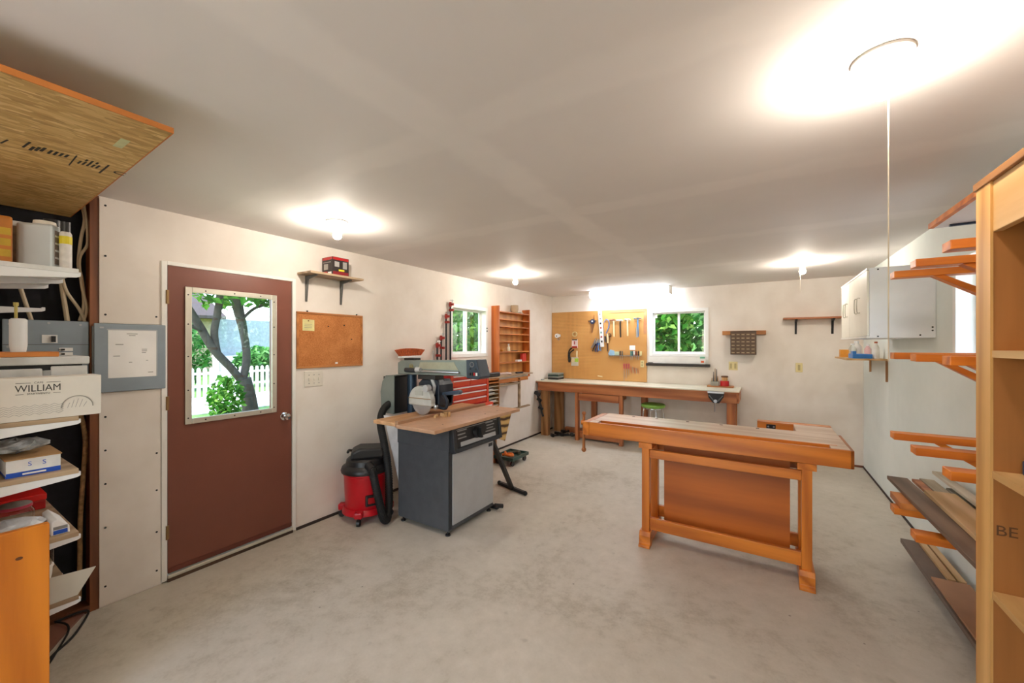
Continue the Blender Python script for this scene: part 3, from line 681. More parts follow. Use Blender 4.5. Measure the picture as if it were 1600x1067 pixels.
# dust hood behind the blade
hood = MB()
hp = [(-3.165, .94), (-3.175, 1.10), (-3.15, 1.20), (-3.10, 1.262), (-2.985, 1.262), (-2.99, .895), (-3.10, .895)]
hood.prism(hp, 2.60, 2.612, 'y').prism(hp, 2.888, 2.90, 'y')
for a, b in zip(hp, hp[1:]):
    if a == hp[4]: continue
    hood.add([(a[0], 2.60, a[1]), (b[0], 2.60, b[1]), (b[0], 2.90, b[1]), (a[0], 2.90, a[1])], [(0, 1, 2, 3)])
hood.add([(hp[-1][0], 2.6, hp[-1][1]), (hp[0][0], 2.6, hp[0][1]), (hp[0][0], 2.9, hp[0][1]), (hp[-1][0], 2.9, hp[-1][1])], [(0, 1, 2, 3)])
hd2 = hood.build('dust_hood', M_SAWGREY, sw)
B(-3.15, -3.0, 2.614, 2.886, .90, 1.25).build('hood_fill', M_BLACK, hd2)  # solid black block filling the hood behind its opening
MB().prism([(-3.0, .90), (-2.745, .90), (-2.745, .32), (-2.79, .30)], 2.49, 2.505, 'y').build('rear_shield', mat('white_sheet', 'd9d9dc', .5), sw)
# wood offcuts left on the saw table
for k, (x, y, z, rz, l) in enumerate(((-2.46, 2.62, .925, .4, .07), (-2.43, 2.68, .928, 1.2, .09), (-2.44, 2.74, .931, -.5, .06), (-2.40, 2.72, .934, .9, .05))):
    tag(MB().obox((x, y, z), (.02, l, .022 + .006 * k), (0, .1, rz)).build('wood_offcut', M_PINEY), ['short pale offcut leaning by the saw blade', 'longest pale offcut lying on the saw table', 'small pale offcut touching the saw fence', 'smallest pale offcut nearest the table front'][k], 'wood scrap', 'offcuts on the saw table')

# ================================================================== SHOP VACUUM
vx, vy = -3.06, 2.345
vc = thing('shop_vacuum', 'red and black wet dry vacuum beside the saw cabinet', 'vacuum', (vx, vy, 0))
MB().lathe([(.001, .085), (.165, .085), (.178, .11), (.19, .40), (.198, .405), (.198, .425), (.001, .425)], (vx, vy, 0), 32).build('tank', M_VACRED, vc, True)
MB().lathe([(.001, .425), (.212, .425), (.215, .445), (.205, .47), (.175, .49), (.168, .53), (.15, .545), (.001, .545)], (vx, vy, 0), 32).build('lid', M_BLACK, vc, True)
hm = MB().prism([(-.14, .54), (.15, .54), (.16, .60), (.13, .632), (-.05, .64), (-.12, .61)], -.11, .11, 'y')
for i in range(len(hm.v)):
    p = Matrix.Rotation(.9, 3, 'Z') @ hm.v[i]; hm.v[i] = Vector((p.x + vx, p.y + vy, hm.v[i].z))
mh = hm.build('motor_head', M_BLACK, vc, bevel=.02)
MB().tube([(vx - .11, vy - .05, .585), (vx - .12, vy - .09, .60), (vx - .07, vy - .14, .60)], .012, 8).build('carry_handle', M_RUBBER, mh)
MB().lathe([(.001, .07), (.205, .07), (.205, .088), (.19, .12), (.175, .12)], (vx, vy, 0), 28).build('caster_ring', M_VACRED, vc, True)
for k in range(4):
    a = -.95 + k * PI / 2; ca, sa = math.cos(a), math.sin(a)
    ar = MB().obox((vx + ca * .205, vy + sa * .205, .095), (.075, .07, .055), (0, 0, a)).build('caster_arm', M_VACRED, vc, bevel=.012)
    MB().cyl((vx + ca * .215, vy + sa * .215, .04), (vx + ca * .215, vy + sa * .215, .075), .012, n=8).build('caster_fork', M_BLACK, ar)
    MB().cyl((vx + ca * .215 - sa * .013, vy + sa * .215 + ca * .013, .028), (vx + ca * .215 + sa * .013, vy + sa * .215 - ca * .013, .028), .028, n=16).build('caster_wheel', M_BLACK, ar, True)
a = -.42; bd = MB().obox((vx + math.cos(a) * .178, vy + math.sin(a) * .178, .20), (.03, .10, .10), (0, -.04, a)).build('badge', M_BLACK, vc, bevel=.01)
MB().obox((vx + math.cos(a) * .194, vy + math.sin(a) * .194, .20), (.004, .06, .05), (0, -.04, a)).build('badge_mark', M_RED, bd)
MB().cyl((vx + .14, vy - .08, .50), (vx + .22, vy - .10, .475), .04, .036, 14).build('hose_port', M_BLACK, vc, True)
hose = [(vx + .20, vy - .09, .485), (-2.80, 2.23, .40), (-2.77, 2.26, .20), (-2.76, 2.29, .07), (-2.77, 2.34, .05), (-2.80, 2.385, .20), (-2.83, 2.40, .45), (-2.93, 2.44, .65), (-3.03, 2.48, .82), (-3.06, 2.53, .93), (-3.06, 2.60, .985), (-3.06, 2.66, .99)]
hz = MB().tube(hose, .031, 12, 8).build('hose', M_RUBBER, vc, True)
# ribs of the hose
ribs = MB(); P = MB().tube(hose, .001, 3, 12).v[::3]
for i in range(1, len(P) - 1):
    d = (P[i + 1] - P[i - 1]).normalized() * .004; ribs.cyl(P[i] - d, P[i] + d, .0345, n=12)
rb = ribs.build('hose_ribs', M_RUBBER, hz); rb['kind'] = 'stuff'

# ================================================================== TOOL CHEST AND THE CORNER BESIDE IT
tc = thing('tool_chest', 'tall red rolling tool chest with white drawer pulls behind the saw', 'tool chest', (-3.05, 3.62, 0))
lowc = B(-3.245, -2.80, 3.23, 3.99, .13, .86).build('lower_cabinet', M_REDO, tc, bevel=.004)
upc = B(-3.245, -2.86, 3.27, 3.955, .86, 1.27).build('upper_chest', M_RED, tc, bevel=.004)
B(-2.862, -2.845, 3.915, 3.955, .86, 1.285).build('chest_edge', M_REDO, tc); B(-2.862, -2.845, 3.27, 3.285, .86, 1.285).build('chest_edge', M_REDO, tc)
rows = [(.875, .945, 1), (.955, 1.02, 1), (1.03, 1.085, 1), (1.095, 1.165, 2), (1.175, 1.215, 1), (1.222, 1.262, 2)]
for a, b, n in rows:
    w = (3.912 - 3.288) / n
    for k in range(n):
        y0 = 3.288 + k * w; d = B(-2.865, -2.85, y0 + .003, y0 + w - .003, a, b).build('drawer', M_REDO, tc, bevel=.002)
        B(-2.85, -2.838, y0 + .012, y0 + w - .012, b - .016, b - .004).build('drawer_pull', M_WHITEP, d)
for a, b in ((.15, .36), (.37, .52), (.53, .67), (.68, .84)):
    d = B(-2.80, -2.79, 3.26, 3.96, a, b).build('drawer', M_REDO, tc, bevel=.002); B(-2.79, -2.778, 3.28, 3.94, b - .018, b - .005).build('drawer_pull', M_WHITEP, d)
for x in (-3.22, -2.86):
    for y in (3.28, 3.94):
        c = B(x - .03, x + .03, y - .03, y + .03, .115, .13).build('caster_plate', M_STEEL, tc); MB().cyl((x, y - .015, .06), (x, y + .015, .06), .06, n=18).build('caster_wheel', M_BLACK, c, True)

# pigeonhole organizer on a plank stand
og = thing('paper_organizer', 'small open wooden pigeonhole case beside the red chest', 'organizer', (-3.13, 4.2, .76))
B(-3.31, -2.95, 4.075, 4.09, .76, 1.115).build('side', M_RACKWZ, og); B(-3.31, -2.95, 4.33, 4.345, .76, 1.115).build('side', M_FIRZ, og)
for z in (.76, .81, .86, .91, .96, 1.01, 1.06, 1.10): B(-3.31, -2.955, 4.09, 4.33, z, z + .009).build('shelf', M_PALEB if z < 1.05 else M_FIRY, og)
B(-3.312, -3.30, 4.075, 4.345, .76, 1.115).build('back', M_BLACK, og)
for k, z in enumerate((.819, .919, .969)):
    tag(B(-3.25, -2.97 - .01 * k, 4.11, 4.30 - .02 * k, z, z + .014).build('paper_stack', M_PAPER), ['loose white papers in the lowest filled pigeonhole', 'loose white papers in the middle filled pigeonhole', 'loose white papers in the highest filled pigeonhole'][k], 'papers', 'papers in the pigeonhole case')
st = thing('organizer_stand', 'narrow wooden stand holding the pigeonhole case', 'stand', (-3.13, 4.2, 0))
B(-3.31, -2.96, 4.07, 4.35, .735, .76).build('stand_top', M_FIRY, st)
for x in (-3.29, -3.0):
    for y in (4.09, 4.31): B(x - .018, x + .018, y - .018, y + .018, 0, .735).build('leg', M_FIRZ, st)
# plank, drawer box and bracket under the wall rack
pk = thing('plank_shelf', 'wooden plank shelf with shallow drawer under the wall rack', 'shelf', (-3.14, 4.75, .64))
B(LW + .001, -2.95, 4.06, 5.50, 1.117, 1.135).build('plank', M_SHELFB, pk, bevel=.002) if False else B(LW + .001, -2.98, 4.05, 5.30, 1.117, 1.133).build('plank', M_SHELFB, pk)
dwr = B(LW + .001, -3.02, 4.36, 5.22, 1.03, 1.117).build('drawer_box', M_FIRY, pk, bevel=.002)
B(-3.02, -3.012, 4.37, 5.21, 1.085, 1.11).build('drawer_lip', M_STEEL, dwr); MB().cyl((-3.02, 4.95, 1.06), (-2.995, 4.95, 1.06), .012, n=10).build('drawer_knob', M_BRASS, dwr)
B(-3.06, -3.03, 4.36, 5.0, .985, 1.01).build('rail', M_SHELFB, pk); B(-3.06, -3.03, 4.985, 5.02, .64, 1.03).build('upright', M_SHELFB, pk)
B(LW + .001, -3.03, 4.99, 5.015, .985, 1.0).build('arm', M_SHELFB, pk)
B(-3.07, -3.03, 4.55, 5.30, .62, .64).build('lower_rail', M_SHELFB, pk); B(LW + .001, -3.07, 4.72, 4.75, .62, .64).build('arm', M_SHELFB, pk)
tag(MB().prism([(-3.05, 4.10), (-2.99, 4.12), (-2.99, 4.42), (-3.06, 4.46)], 1.133, 1.19, 'z').build('power_tool_case', M_BLACK, bevel=.01), 'black tool lying on the plank beside the red chest', 'tool')
tag(MB().tube([(-3.05, 4.5, 1.155), (-3.0, 4.6, 1.16), (-3.02, 4.72, 1.15), (-3.1, 4.75, 1.152)], .018, 8).build('cloth_rag', mat('pale_pink_cloth', 'd8bfb8', .8)), 'crumpled pale rag on the plank beside the black tool', 'rag')
tag(MB().prism([(-3.10, 4.98), (-3.05, 4.95), (-3.03, 5.1), (-3.07, 5.14)], 1.133, 1.155, 'z').build('hand_plane', M_IRON, bevel=.006), 'small dark tool on the plank under the wall rack', 'tool')
# striped wood-grain bag hanging past the saw table
def m_zebra():
    m, n, l, b = newmat('striped_zebra_board'); v = coords(n, l, (1, 2.6, 4), rnd=False)
    w = n.new('ShaderNodeTexWave'); w.bands_direction = 'Z'; w.inputs['Scale'].default_value = .8; w.inputs['Distortion'].default_value = 5; w.inputs['Detail'].default_value = 2; l.new(v, w.inputs[0])
    l.new(ramp(n, l, w.outputs['Fac'], [(.12, lin('4f3318')), (.3, lin('b98f50')), (.8, lin('d3ad6c'))]), b.inputs['Base Color']); b.inputs['Roughness'].default_value = .5; return m
bgm = m_zebra()
bg_ = thing('striped_board', 'striped zebra-grain board leaning under the plank shelf', 'board', (-2.92, 4.45, .27))
MB().prism([(4.22, .36), (4.44, .27), (4.60, .62), (4.23, .66)], -2.945, -2.925, 'x').build('board', bgm, bg_)
MB().prism([(4.21, .66), (4.61, .62), (4.62, .66), (4.2, .70)], -2.96, -2.905, 'x').build('board_cap', M_PALEB, bg_)
# low dolly with tools
dl = thing('tool_dolly', 'low green wheeled tray with tools on the floor past the chest', 'dolly', (-2.83, 4.45, 0))
B(-2.98, -2.68, 4.25, 4.65, .075, .09).build('tray', mat('dark_green_plastic', '2c4a42', .4), dl)
for a in ((-2.98, -2.965, 4.25, 4.65), (-2.695, -2.68, 4.25, 4.65), (-2.965, -2.695, 4.25, 4.265), (-2.965, -2.695, 4.635, 4.65)): B(*a, .09, .115).build('rim', mat('dark_green_plastic', '2c4a42'), dl)
for x in (-2.94, -2.72):
    for y in (4.3, 4.6): MB().cyl((x - .012, y, .035), (x + .012, y, .035), .035, n=14).build('wheel', M_BLACK, dl, True)
tag(MB().tube([(-2.90, 4.33, .115), (-2.80, 4.40, .125), (-2.75, 4.35, .12), (-2.82, 4.31, .13), (-2.88, 4.38, .14)], .017, 8).build('power_cable_coil', mat('orange_cord', 'e2772a', .5)), 'orange cord coiled on the green wheeled tray', 'cord')
tag(MB().tube([(-2.90, 4.50, .105), (-2.80, 4.58, .11), (-2.74, 4.50, .12)], .02, 8).build('hand_drill', mat('olive_tool', '4a4a3c', .5)), 'dark olive tool lying on the green wheeled tray', 'tool')
# roller support stand
rs = thing('roller_stand', 'black folding support stand with T-shaped foot beside the saw', 'stand', (-2.25, 3.5, 0))
MB().bar((-2.47, 3.66, .02), (-2.10, 3.55, .02), .035, .03).build('foot_bar', M_BLACK, rs)
for p in ((-2.49, 3.665, .02), (-2.085, 3.545, .02)): MB().sphere(p, .024, 12).build('foot_cap', M_RUBBER, rs, True)
MB().bar((-2.27, 3.575, .03), (-2.27, 3.12, .76), .03, .045, (1, 0, 0)).build('strut', M_BLACK, rs)
MB().bar((-2.27, 3.10, .02), (-2.27, 3.12, .76), .03, .03, (1, 0, 0)).build('rear_strut', M_BLACK, rs)
MB().bar((-2.42, 3.10, .02), (-2.12, 3.10, .02), .03, .03).build('rear_foot_bar', M_BLACK, rs)
MB().cyl((-2.45, 3.15, .80), (-2.16, 3.15, .80), .025, n=16).build('roller', M_STEEL, rs, True)
# pipe clamps leaning on the wall left of the side window
for k, (y, z1, x, lab) in enumerate(((3.46, 1.545, -3.295, 'thin steel rod leaning leftmost among the clamps'), (3.528, 1.61, -3.295, 'shortest red pipe clamp left of the side window'),
                        (3.597, 1.70, -3.295, 'second shortest pipe clamp with two red jaws'), (3.686, 1.965, -3.295, 'tall pipe clamp with bright red jaw near the window'), (3.765, 2.12, -3.295, 'tallest dark pipe clamp touching the window frame'))):
    t = thing('pipe_clamp', lab, 'clamp', (x, y, 0), group='pipe clamps leaning on the wall')
    MB().cyl((x, y, 0), (x, y, z1 - .06), .011 if k else .006, n=10).build('pipe', M_IRON if k else M_STEEL, t, True)
    if k:
        rm = mat('red_jaw', '9c2a22', .4, .2)
        MB().box(x - .016, x + .05, y - .012, y + .012, z1 - .075, z1 - .045).cyl((x, y, z1 - .09), (x, y, z1 - .03), .016, n=8).build('head_jaw', rm, t, bevel=.004)
        MB().cyl((x + .03, y, z1 - .04), (x + .03, y, z1), .006, n=8).build('screw', M_STEEL, t); MB().cyl((x + .03, y - .04, z1 - .012), (x + .03, y + .03, z1 - .012), .004, n=6).build('handle_bar', M_STEEL, t)
        zz = z1 - (.18 if k in (1, 2) else .13)
        MB().box(x - .015, x + .05, y - .012, y + .014, zz - .015, zz + .015).build('sliding_jaw', rm, t, bevel=.004)
# broom head sticking up behind the saw
br = thing('push_broom', 'orange bristled push broom upside down behind the saw arm', 'broom', (-3.22, 3.03, 0))
MB().cyl((-3.20, 3.05, 0), (-3.24, 3.05, 1.42), .012, n=10).build('handle', M_PINEY, br, True)
B(-3.27, -3.21, 2.90, 3.19, 1.415, 1.44).build('block', M_WHITEP, br, bevel=.006)
bs = MB(); R = random.Random(3)
for i in range(420):
    y = R.uniform(2.905, 3.185); x = R.uniform(-3.265, -3.215); k = (y - 3.045) / .14
    bs.bar((x, y, 1.44), (x + R.uniform(-.012, .012), y + k * .055 + R.uniform(-.006, .006), 1.52 - .018 * k * k), .004, .004)
bo = bs.build('bristles', mat('orange_bristle', 'd06a3c', .7, var=.2, vs_=40), br); bo['kind'] = 'stuff'

# ================================================================== LEFT WALL
rk = thing('wall_rack', 'tall orange pine wall rack with seven narrow shelves', 'shelf', (-3.25, 5.12, 1.045))
B(LW + .001, -3.186, 4.678, 4.70, 1.05, 2.118).build('side', M_RACKWZ, rk, bevel=.002); B(LW + .001, -3.186, 5.545, 5.567, 1.05, 2.118).build('side', M_RACKWZ, rk, bevel=.002)
B(LW + .001, LW + .007, 4.70, 5.545, 1.05, 2.06).build('back', wood('rack_back', 'dfa45c', 'b8793a', 'z', .6), rk)
for z in (2.045, 1.935, 1.83, 1.722, 1.61, 1.458, 1.297, 1.06): B(LW + .007, -3.19, 4.70, 5.545, z - .015, z).build('shelf', M_RACKW, rk, bevel=.001)
bt = thing('small_bottle', 'small clear bottle with white cap on the wall rack', 'bottle', (-3.23, 5.0, 1.458))
MB().lathe([(.001, 0), (.022, 0), (.024, .01), (.024, .06), (.01, .08), (.01, .09), (.001, .09)], (-3.23, 5.0, 1.458), 16).build('body', mat('pale_bottle', 'e2d6bc', .3), bt, True); MB().cyl((-3.23, 5.0, 1.545), (-3.23, 5.0, 1.57), .012, n=12).build('cap', M_WHITEP, bt)
tag(MB().prism([(-3.25, 5.10), (-3.24, 5.09), (-3.22, 5.24), (-3.23, 5.25)], 1.458, 1.47, 'z').build('marking_tool', M_IRON), 'thin dark tool lying right of the small bottle', 'tool')
tag(B(-3.27, -3.22, 4.83, 4.88, 1.458, 1.485).build('glue_tin', mat('amber_tin', 'c98b3c', .4)), 'low amber tin left of the small bottle', 'tin')
rb_ = tag(MB().obox((-3.235, 5.44, 1.357), (.05, .12, .12), (0, 0, .1)).build('red_carton', mat('red_print', 'c8382c', .5), bevel=.002), 'red and white carton on the rack, second shelf from the bottom', 'box')
tag(B(-3.25, -3.20, 5.22, 5.34, 1.297, 1.325).build('white_box', M_PAPER), 'low white box left of the red carton', 'box')
bk = tag(MB().lathe([(.001, 0), (.05, 0), (.062, .06), (.058, .12), (.001, .12)], (-3.25, 5.20, 2.045), 18).build('clay_pot', mat('pale_clay', 'b9a184', .8), smooth=True), 'small beige pot on top of the wall rack', 'pot')
tag(B(-3.26, -3.19, 5.30, 5.36, 2.045, 2.06).build('small_block', mat('grey_block', 'b0aca4', .8)), 'small grey block beside the pot on the rack top', 'block')
B(LW, LW + .006, 5.66, 5.73, 1.20, 1.31).build('outlet_plate', M_CREAMW); tag(bpy.data.objects['outlet_plate'], 'white outlet plate right of the wall rack', 'outlet')

# cork board, note, shelf with boxed tool, switches
ck = thing('cork_board', 'framed cork bulletin board beside the door', 'bulletin board', (LW, 2.168, 1.357))
B(LW + .001, LW + .010, 1.86, 2.478, 1.372, 1.825).build('cork', M_CORK, ck)
for a in ((1.845, 2.492, 1.357, 1.374), (1.845, 2.492, 1.824, 1.841), (1.845, 1.862, 1.374, 1.824), (2.475, 2.492, 1.374, 1.824)): B(LW + .001, LW + .016, *a).build('frame', wood('cork_frame', 'c98648', '9c5c2a', 'y'), ck, bevel=.002)
for y, z in ((2.13, 1.725), (2.29, 1.74), (2.37, 1.61)): MB().sphere((LW + .014, y, z), .006, 8).build('push_pin', M_INK, ck)
for y in (1.94, 2.43): MB().cyl((LW, y, 1.848), (LW + .01, y, 1.848), .006, n=8).build('screw', M_IRON, ck)
B(LW + .0105, LW + .013, 2.20, 2.225, 1.385, 1.40).build('tape_piece', M_PAPER, ck)
t = thing('sticky_note', 'yellow paper note pinned on the cork board', 'note', (LW + .012, 1.945, 1.68))
MB().prism([(1.895, 1.68), (2.0, 1.678), (2.0, 1.775), (1.895, 1.778)], LW + .0105, LW + .0125, 'x').build('paper', mat('yellow_paper', 'e8dfa0', .8), t)
for z in (1.735, 1.72, 1.705): B(LW + .0125, LW + .013, 1.91, 1.98, z, z + .003).build('written_line', M_PRINT, t)
MB().sphere((LW + .016, 1.945, 1.765), .006, 8).build('push_pin', mat('pin_brown', '7a4a28'), t)
ws = thing('wall_shelf', 'grey wooden wall shelf on two steel brackets beside the door', 'shelf', (-3.22, 2.1, 1.98))
B(LW + .001, -3.12, 1.855, 2.365, 2.15, 2.168).build('board', M_SHELFB, ws, bevel=.002)
def bracket(parent, wallx, y, z, d, h, m=M_GREYM):
    return MB().prism([(wallx, z), (wallx + d, z), (wallx + d, z - .012), (wallx + .035, z - .03), (wallx + .012, z - h), (wallx, z - h)], y - .008, y + .008, 'y').build('bracket', m, parent, bevel=.002)
bracket(ws, LW + .001, 1.93, 2.15, .16, .22); bracket(ws, LW + .001, 2.26, 2.15, .16, .22)
bx = thing('boxed_tool', 'black and red printed carton on the wall shelf', 'box', (-3.21, 2.15, 2.168))
bx0 = B(-3.295, -3.145, 2.065, 2.225, 2.168, 2.325).build('carton', mat('black_carton', '2a211f', .45), bx, bevel=.001)
for a, m in (((2.07, 2.22, 2.300, 2.322), M_RED), ((2.07, 2.22, 2.17, 2.20), mat('dark_red_print', '8a1c22', .45)), ((2.165, 2.205, 2.23, 2.29), mat('grey_photo_print', 'a8a4a0', .5)), ((2.085, 2.13, 2.24, 2.285), mat('grey_photo_print', 'a8a4a0', .5)), ((2.125, 2.18, 2.205, 2.22), M_YEL)):
    B(-3.145, -3.1442, *a).build('print', m, bx0)
for a, m in (((-3.29, -3.15, 2.300, 2.322), M_RED), ((-3.27, -3.21, 2.215, 2.265), mat('grey_photo_print', 'a8a4a0', .5)), ((-3.29, -3.22, 2.175, 2.20), M_RED), ((-3.21, -3.16, 2.17, 2.195), M_PAPER), ((-3.28, -3.17, 2.275, 2.283), M_PRINT)):
    B(a[0], a[1], 2.0642, 2.065, a[2], a[3]).build('print', m, bx0)
sp_ = thing('switch_plate', 'white triple light switch plate under the cork board', 'switch', (LW, 2.0, 1.19))
B(LW, LW + .007, 1.915, 2.083, 1.195, 1.33).build('plate', M_CREAMW, sp_, bevel=.003)
for y in (1.955, 2.0, 2.045):
    B(LW + .007, LW + .016, y - .006, y + .006, 1.25, 1.272).build('toggle', M_CREAMW, sp_)
    for z in (1.225, 1.297): MB().cyl((LW + .007, y, z), (LW + .008, y, z), .004, n=8).build('screw', M_GREYM, sp_)

# ================================================================== BACK WALL
pgb = tag(B(-3.312, -1.60, BW - .022, BW - .001, .947, 2.146).build('pegboard', M_PEG), 'large tan pegboard on the back wall above the long bench', 'pegboard')
PY = BW - .023                                  # pegboard face
fs = tag(MB().box(-2.215, -1.602, PY - .006, PY, 2.095, 2.14).box(-1.647, -1.602, PY - .006, PY, 1.735, 2.095).build('framing_square', wood('brown_square', 'c08a60', '9a6240', 'x', .5)), 'large brown framing square on the pegboard corner', 'square')
def hammer(lab, x0, x1, zt, ze, handle, head, claw=True, hx=None):
    t = thing('hammer', lab, 'hammer', ((x0 + x1) / 2, PY - .03, ze), group='hammers hung on the pegboard'); hx = hx or (x0 + x1) / 2; y = PY - .028
    hm = MB().cyl((x0, y, zt), (x0 + .028, y, zt), .015, .013, 12).cyl((x0 + .028, y, zt), (x0 + .05, y, zt), .010, .013, 10)
    hm.box(hx - .016, hx + .016, y - .012, y + .012, zt - .014, zt + .014)
    if claw: hm.tube([(hx + .01, y, zt), (x1 - .02, y, zt + .004), (x1, y, zt - .018)], [.011, .009, .007, .005, .003], 8, 2)
    else: hm.cyl((hx, y, zt), (x1, y, zt), .010, .013, 10)
    hm.build('head', head, t, True)
    MB().tube([(hx, y, zt), (hx, y, zt - .1), (hx + .004, y, ze)], [.009, .0095, .0105, .012, .013, .013, .013, .013, .013, .012, .011], 10).build('handle', handle, t, True)
    MB().box(hx - .028, hx - .022, y - .02, PY, zt - .03, zt - .025).box(hx + .022, hx + .028, y - .02, PY, zt - .03, zt - .025).build('hook', M_STEEL, t)
M_ASH = mat('pale_ash', 'e0cfa4', .5, var=.06)
hammer('red headed hammer with pale wooden handle, leftmost of the four', -2.205, -2.10, 1.975, 1.69, M_ASH, mat('rusty_head', '8a5a4a', .4, .5), hx=-2.135)
hammer('hammer with black rubber handle, second of the four', -2.088, -1.98, 1.965, 1.68, M_RUBBER, M_STEEL, hx=-2.025)
hammer('hammer with pale straight wooden handle, third of the four', -1.95, -1.85, 1.975, 1.70, M_ASH, M_STEEL, hx=-1.905)
hammer('blue handled claw hammer beside the framing square', -1.80, -1.665, 1.985, 1.69, mat('blue_grip', '5a8ec0', .4), mat('dark_steel_head', '5a6670', .4, .7), hx=-1.735)
tag(MB().cyl((-1.748, PY - .05, 1.84), (-1.742, PY - .05, 1.675), .012, .015, 10).build('nail_puller', M_STEEL, smooth=True), 'grey steel bar hanging below the blue hammer head', 'tool')
lv = thing('spirit_level', 'white level with printed symbols hanging on the pegboard', 'level', (-2.36, PY - .02, 1.52))
MB().prism([(-2.415, 2.137), (-2.35, 2.137), (-2.305, 1.522), (-2.37, 1.518)], PY - .03, PY - .012, 'y').build('body', M_WHITEP, lv, bevel=.003)
for k in range(7):
    z = 2.08 - k * .078; x = -2.383 + (2.137 - z) * .073
    B(x - .014, x + .014, PY - .0315, PY - .0298, z - .016, z + .016).build('symbol', [M_PRINT, M_PRINT, M_INK, mat('dull_red_print', 'b05050', .6), mat('dull_teal_print', '6a9a98', .6), mat('dull_red_print', 'b05050', .6), M_INK][k], lv)
t = thing('tape_measure_caliper', 'dark blue round gauge with brown blade on the pegboard', 'gauge', (-2.52, PY - .02, 1.77))
MB().lathe([(.001, -.028), (.04, -.028), (.044, -.018), (.044, -.004), (.001, -.004)], (-2.518, PY, 1.96), 20, 'y').build('dial', mat('navy_gauge', '27375a', .4), t, True)
MB().lathe([(.001, -.031), (.014, -.031), (.014, -.027), (.001, -.027)], (-2.518, PY, 1.965), 14, 'y').build('hub', M_WHITEP, t)
MB().prism([(-2.55, 1.935), (-2.485, 1.935), (-2.52, 1.765), (-2.535, 1.765)], PY - .016, PY - .006, 'y').build('blade', wood('brown_blade', '9a6a44', '6e4628', 'z'), t)
B(-2.50, -2.488, PY - .01, PY - .002, 1.98, 2.075).build('rod', M_REDWZ, t); B(-2.60, -2.44, PY - .022, PY - .012, 1.965, 1.978).build('crossbar', M_IRON, t)
# saws hung behind the level
t = thing('coping_saw', 'blue framed coping saw hanging right of the level', 'saw', (-2.27, PY - .02, 1.68))
MB().tube([(-2.275, PY - .018, 1.75), (-2.225, PY - .018, 1.86), (-2.225, PY - .018, 1.95), (-2.27, PY - .018, 1.99), (-2.31, PY - .018, 1.94)], .007, 8).build('frame', mat('blue_frame', '3f7ac0', .35), t, True)
B(-2.318, -2.312, PY - .02, PY - .016, 1.70, 1.945).build('blade', M_STEEL, t); MB().cyl((-2.29, PY - .018, 1.70), (-2.28, PY - .018, 1.60), .014, .011, 10).build('handle', M_GREYM, t, True)
t = thing('hand_saw', 'grey bladed hand saw with brown loop grip on the pegboard', 'saw', (-2.24, PY - .02, 1.45))
MB().lathe([(.034, -.012), (.034, .012), (.022, .012), (.022, -.012), (.034, -.012)], (-2.215, PY - .02, 1.72), 20, 'y').build('grip', mat('brown_grip', '5a3420', .45), t)
MB().prism([(-2.27, 1.73), (-2.235, 1.73), (-2.238, 1.44), (-2.258, 1.44)], PY - .012, PY - .009, 'y').build('blade', mat('rust_steel', '7a5a44', .4, .5), t)
tag(MB().prism([(-2.255, 1.745), (-2.228, 1.745), (-2.222, 1.585), (-2.248, 1.585)], PY - .045, PY - .03, 'y').build('wooden_paddle', M_ASH, bevel=.003), 'small pale wooden paddle hanging beside the brown loop grip', 'paddle')
def pliers(lab, x, zt, zb, tilt, c, spread=.03, grp='pliers hung on the pegboard'):
    t = thing('pliers', lab, 'pliers', (x, PY - .012, zb), group=grp); h = zt - zb; y = PY - .014
    MB().prism([(x - .012, zt - h * .3), (x + .012, zt - h * .3), (x + .005 + tilt * .3, zt), (x - .005 + tilt * .3, zt)], y - .006, y + .006, 'y').build('jaws', M_STEEL, t)
    for s in (-1, 1): MB().tube([(x, y, zt - h * .28), (x + s * spread * .6 - tilt * .3, y, zt - h * .6), (x + s * spread * .5 - tilt, y, zb)], .0075, 8, 4).build('grip', c, t, True)
M_NAVY = mat('navy_grip', '24407a', .4)
pliers('navy handled pliers, leftmost of the bunch left of the level', -2.455, 1.63, 1.44, .05, M_IRON)
pliers('navy handled pliers in the middle of the bunch left of the level', -2.425, 1.66, 1.43, .02, M_NAVY)
pliers('blue handled pliers tucked against the lower end of the level', -2.395, 1.65, 1.45, -.01, mat('blue_grip', '5a8ec0'))
pliers('silver wire cutters, topmost of the bunch left of the level', -2.475, 1.67, 1.50, .06, M_STEEL, .02)
# middle row
tag(MB().prism([(-2.235, 1.40), (-2.20, 1.475), (-2.13, 1.455), (-2.125, 1.375), (-2.20, 1.37)], PY - .03, PY - .008, 'y').build('blue_packet', mat('pale_blue_plastic', '9cc4e4', .35), bevel=.004), 'pale blue plastic packet at the left of the tool row', 'packet')
tag(B(-2.125, -2.05, PY - .02, PY - .006, 1.38, 1.44).build('clear_packet', mat('pale_green_plastic', 'c3d6bc', .4), bevel=.004), 'pale greenish packet right of the blue packet', 'packet')
hr = thing('tool_rail', 'thin steel holder rail with hooks across the pegboard', 'rail', (-1.97, PY, 1.355))
B(-2.23, -1.70, PY - .03, PY, 1.372, 1.378).build('rail', M_STEEL, hr)
for k in range(14): MB().tube([(-2.22 + k * .039, PY - .028, 1.375), (-2.22 + k * .039, PY - .034, 1.35), (-2.215 + k * .039, PY - .042, 1.362)], .003, 6, 3).build('hook', M_STEEL, hr)
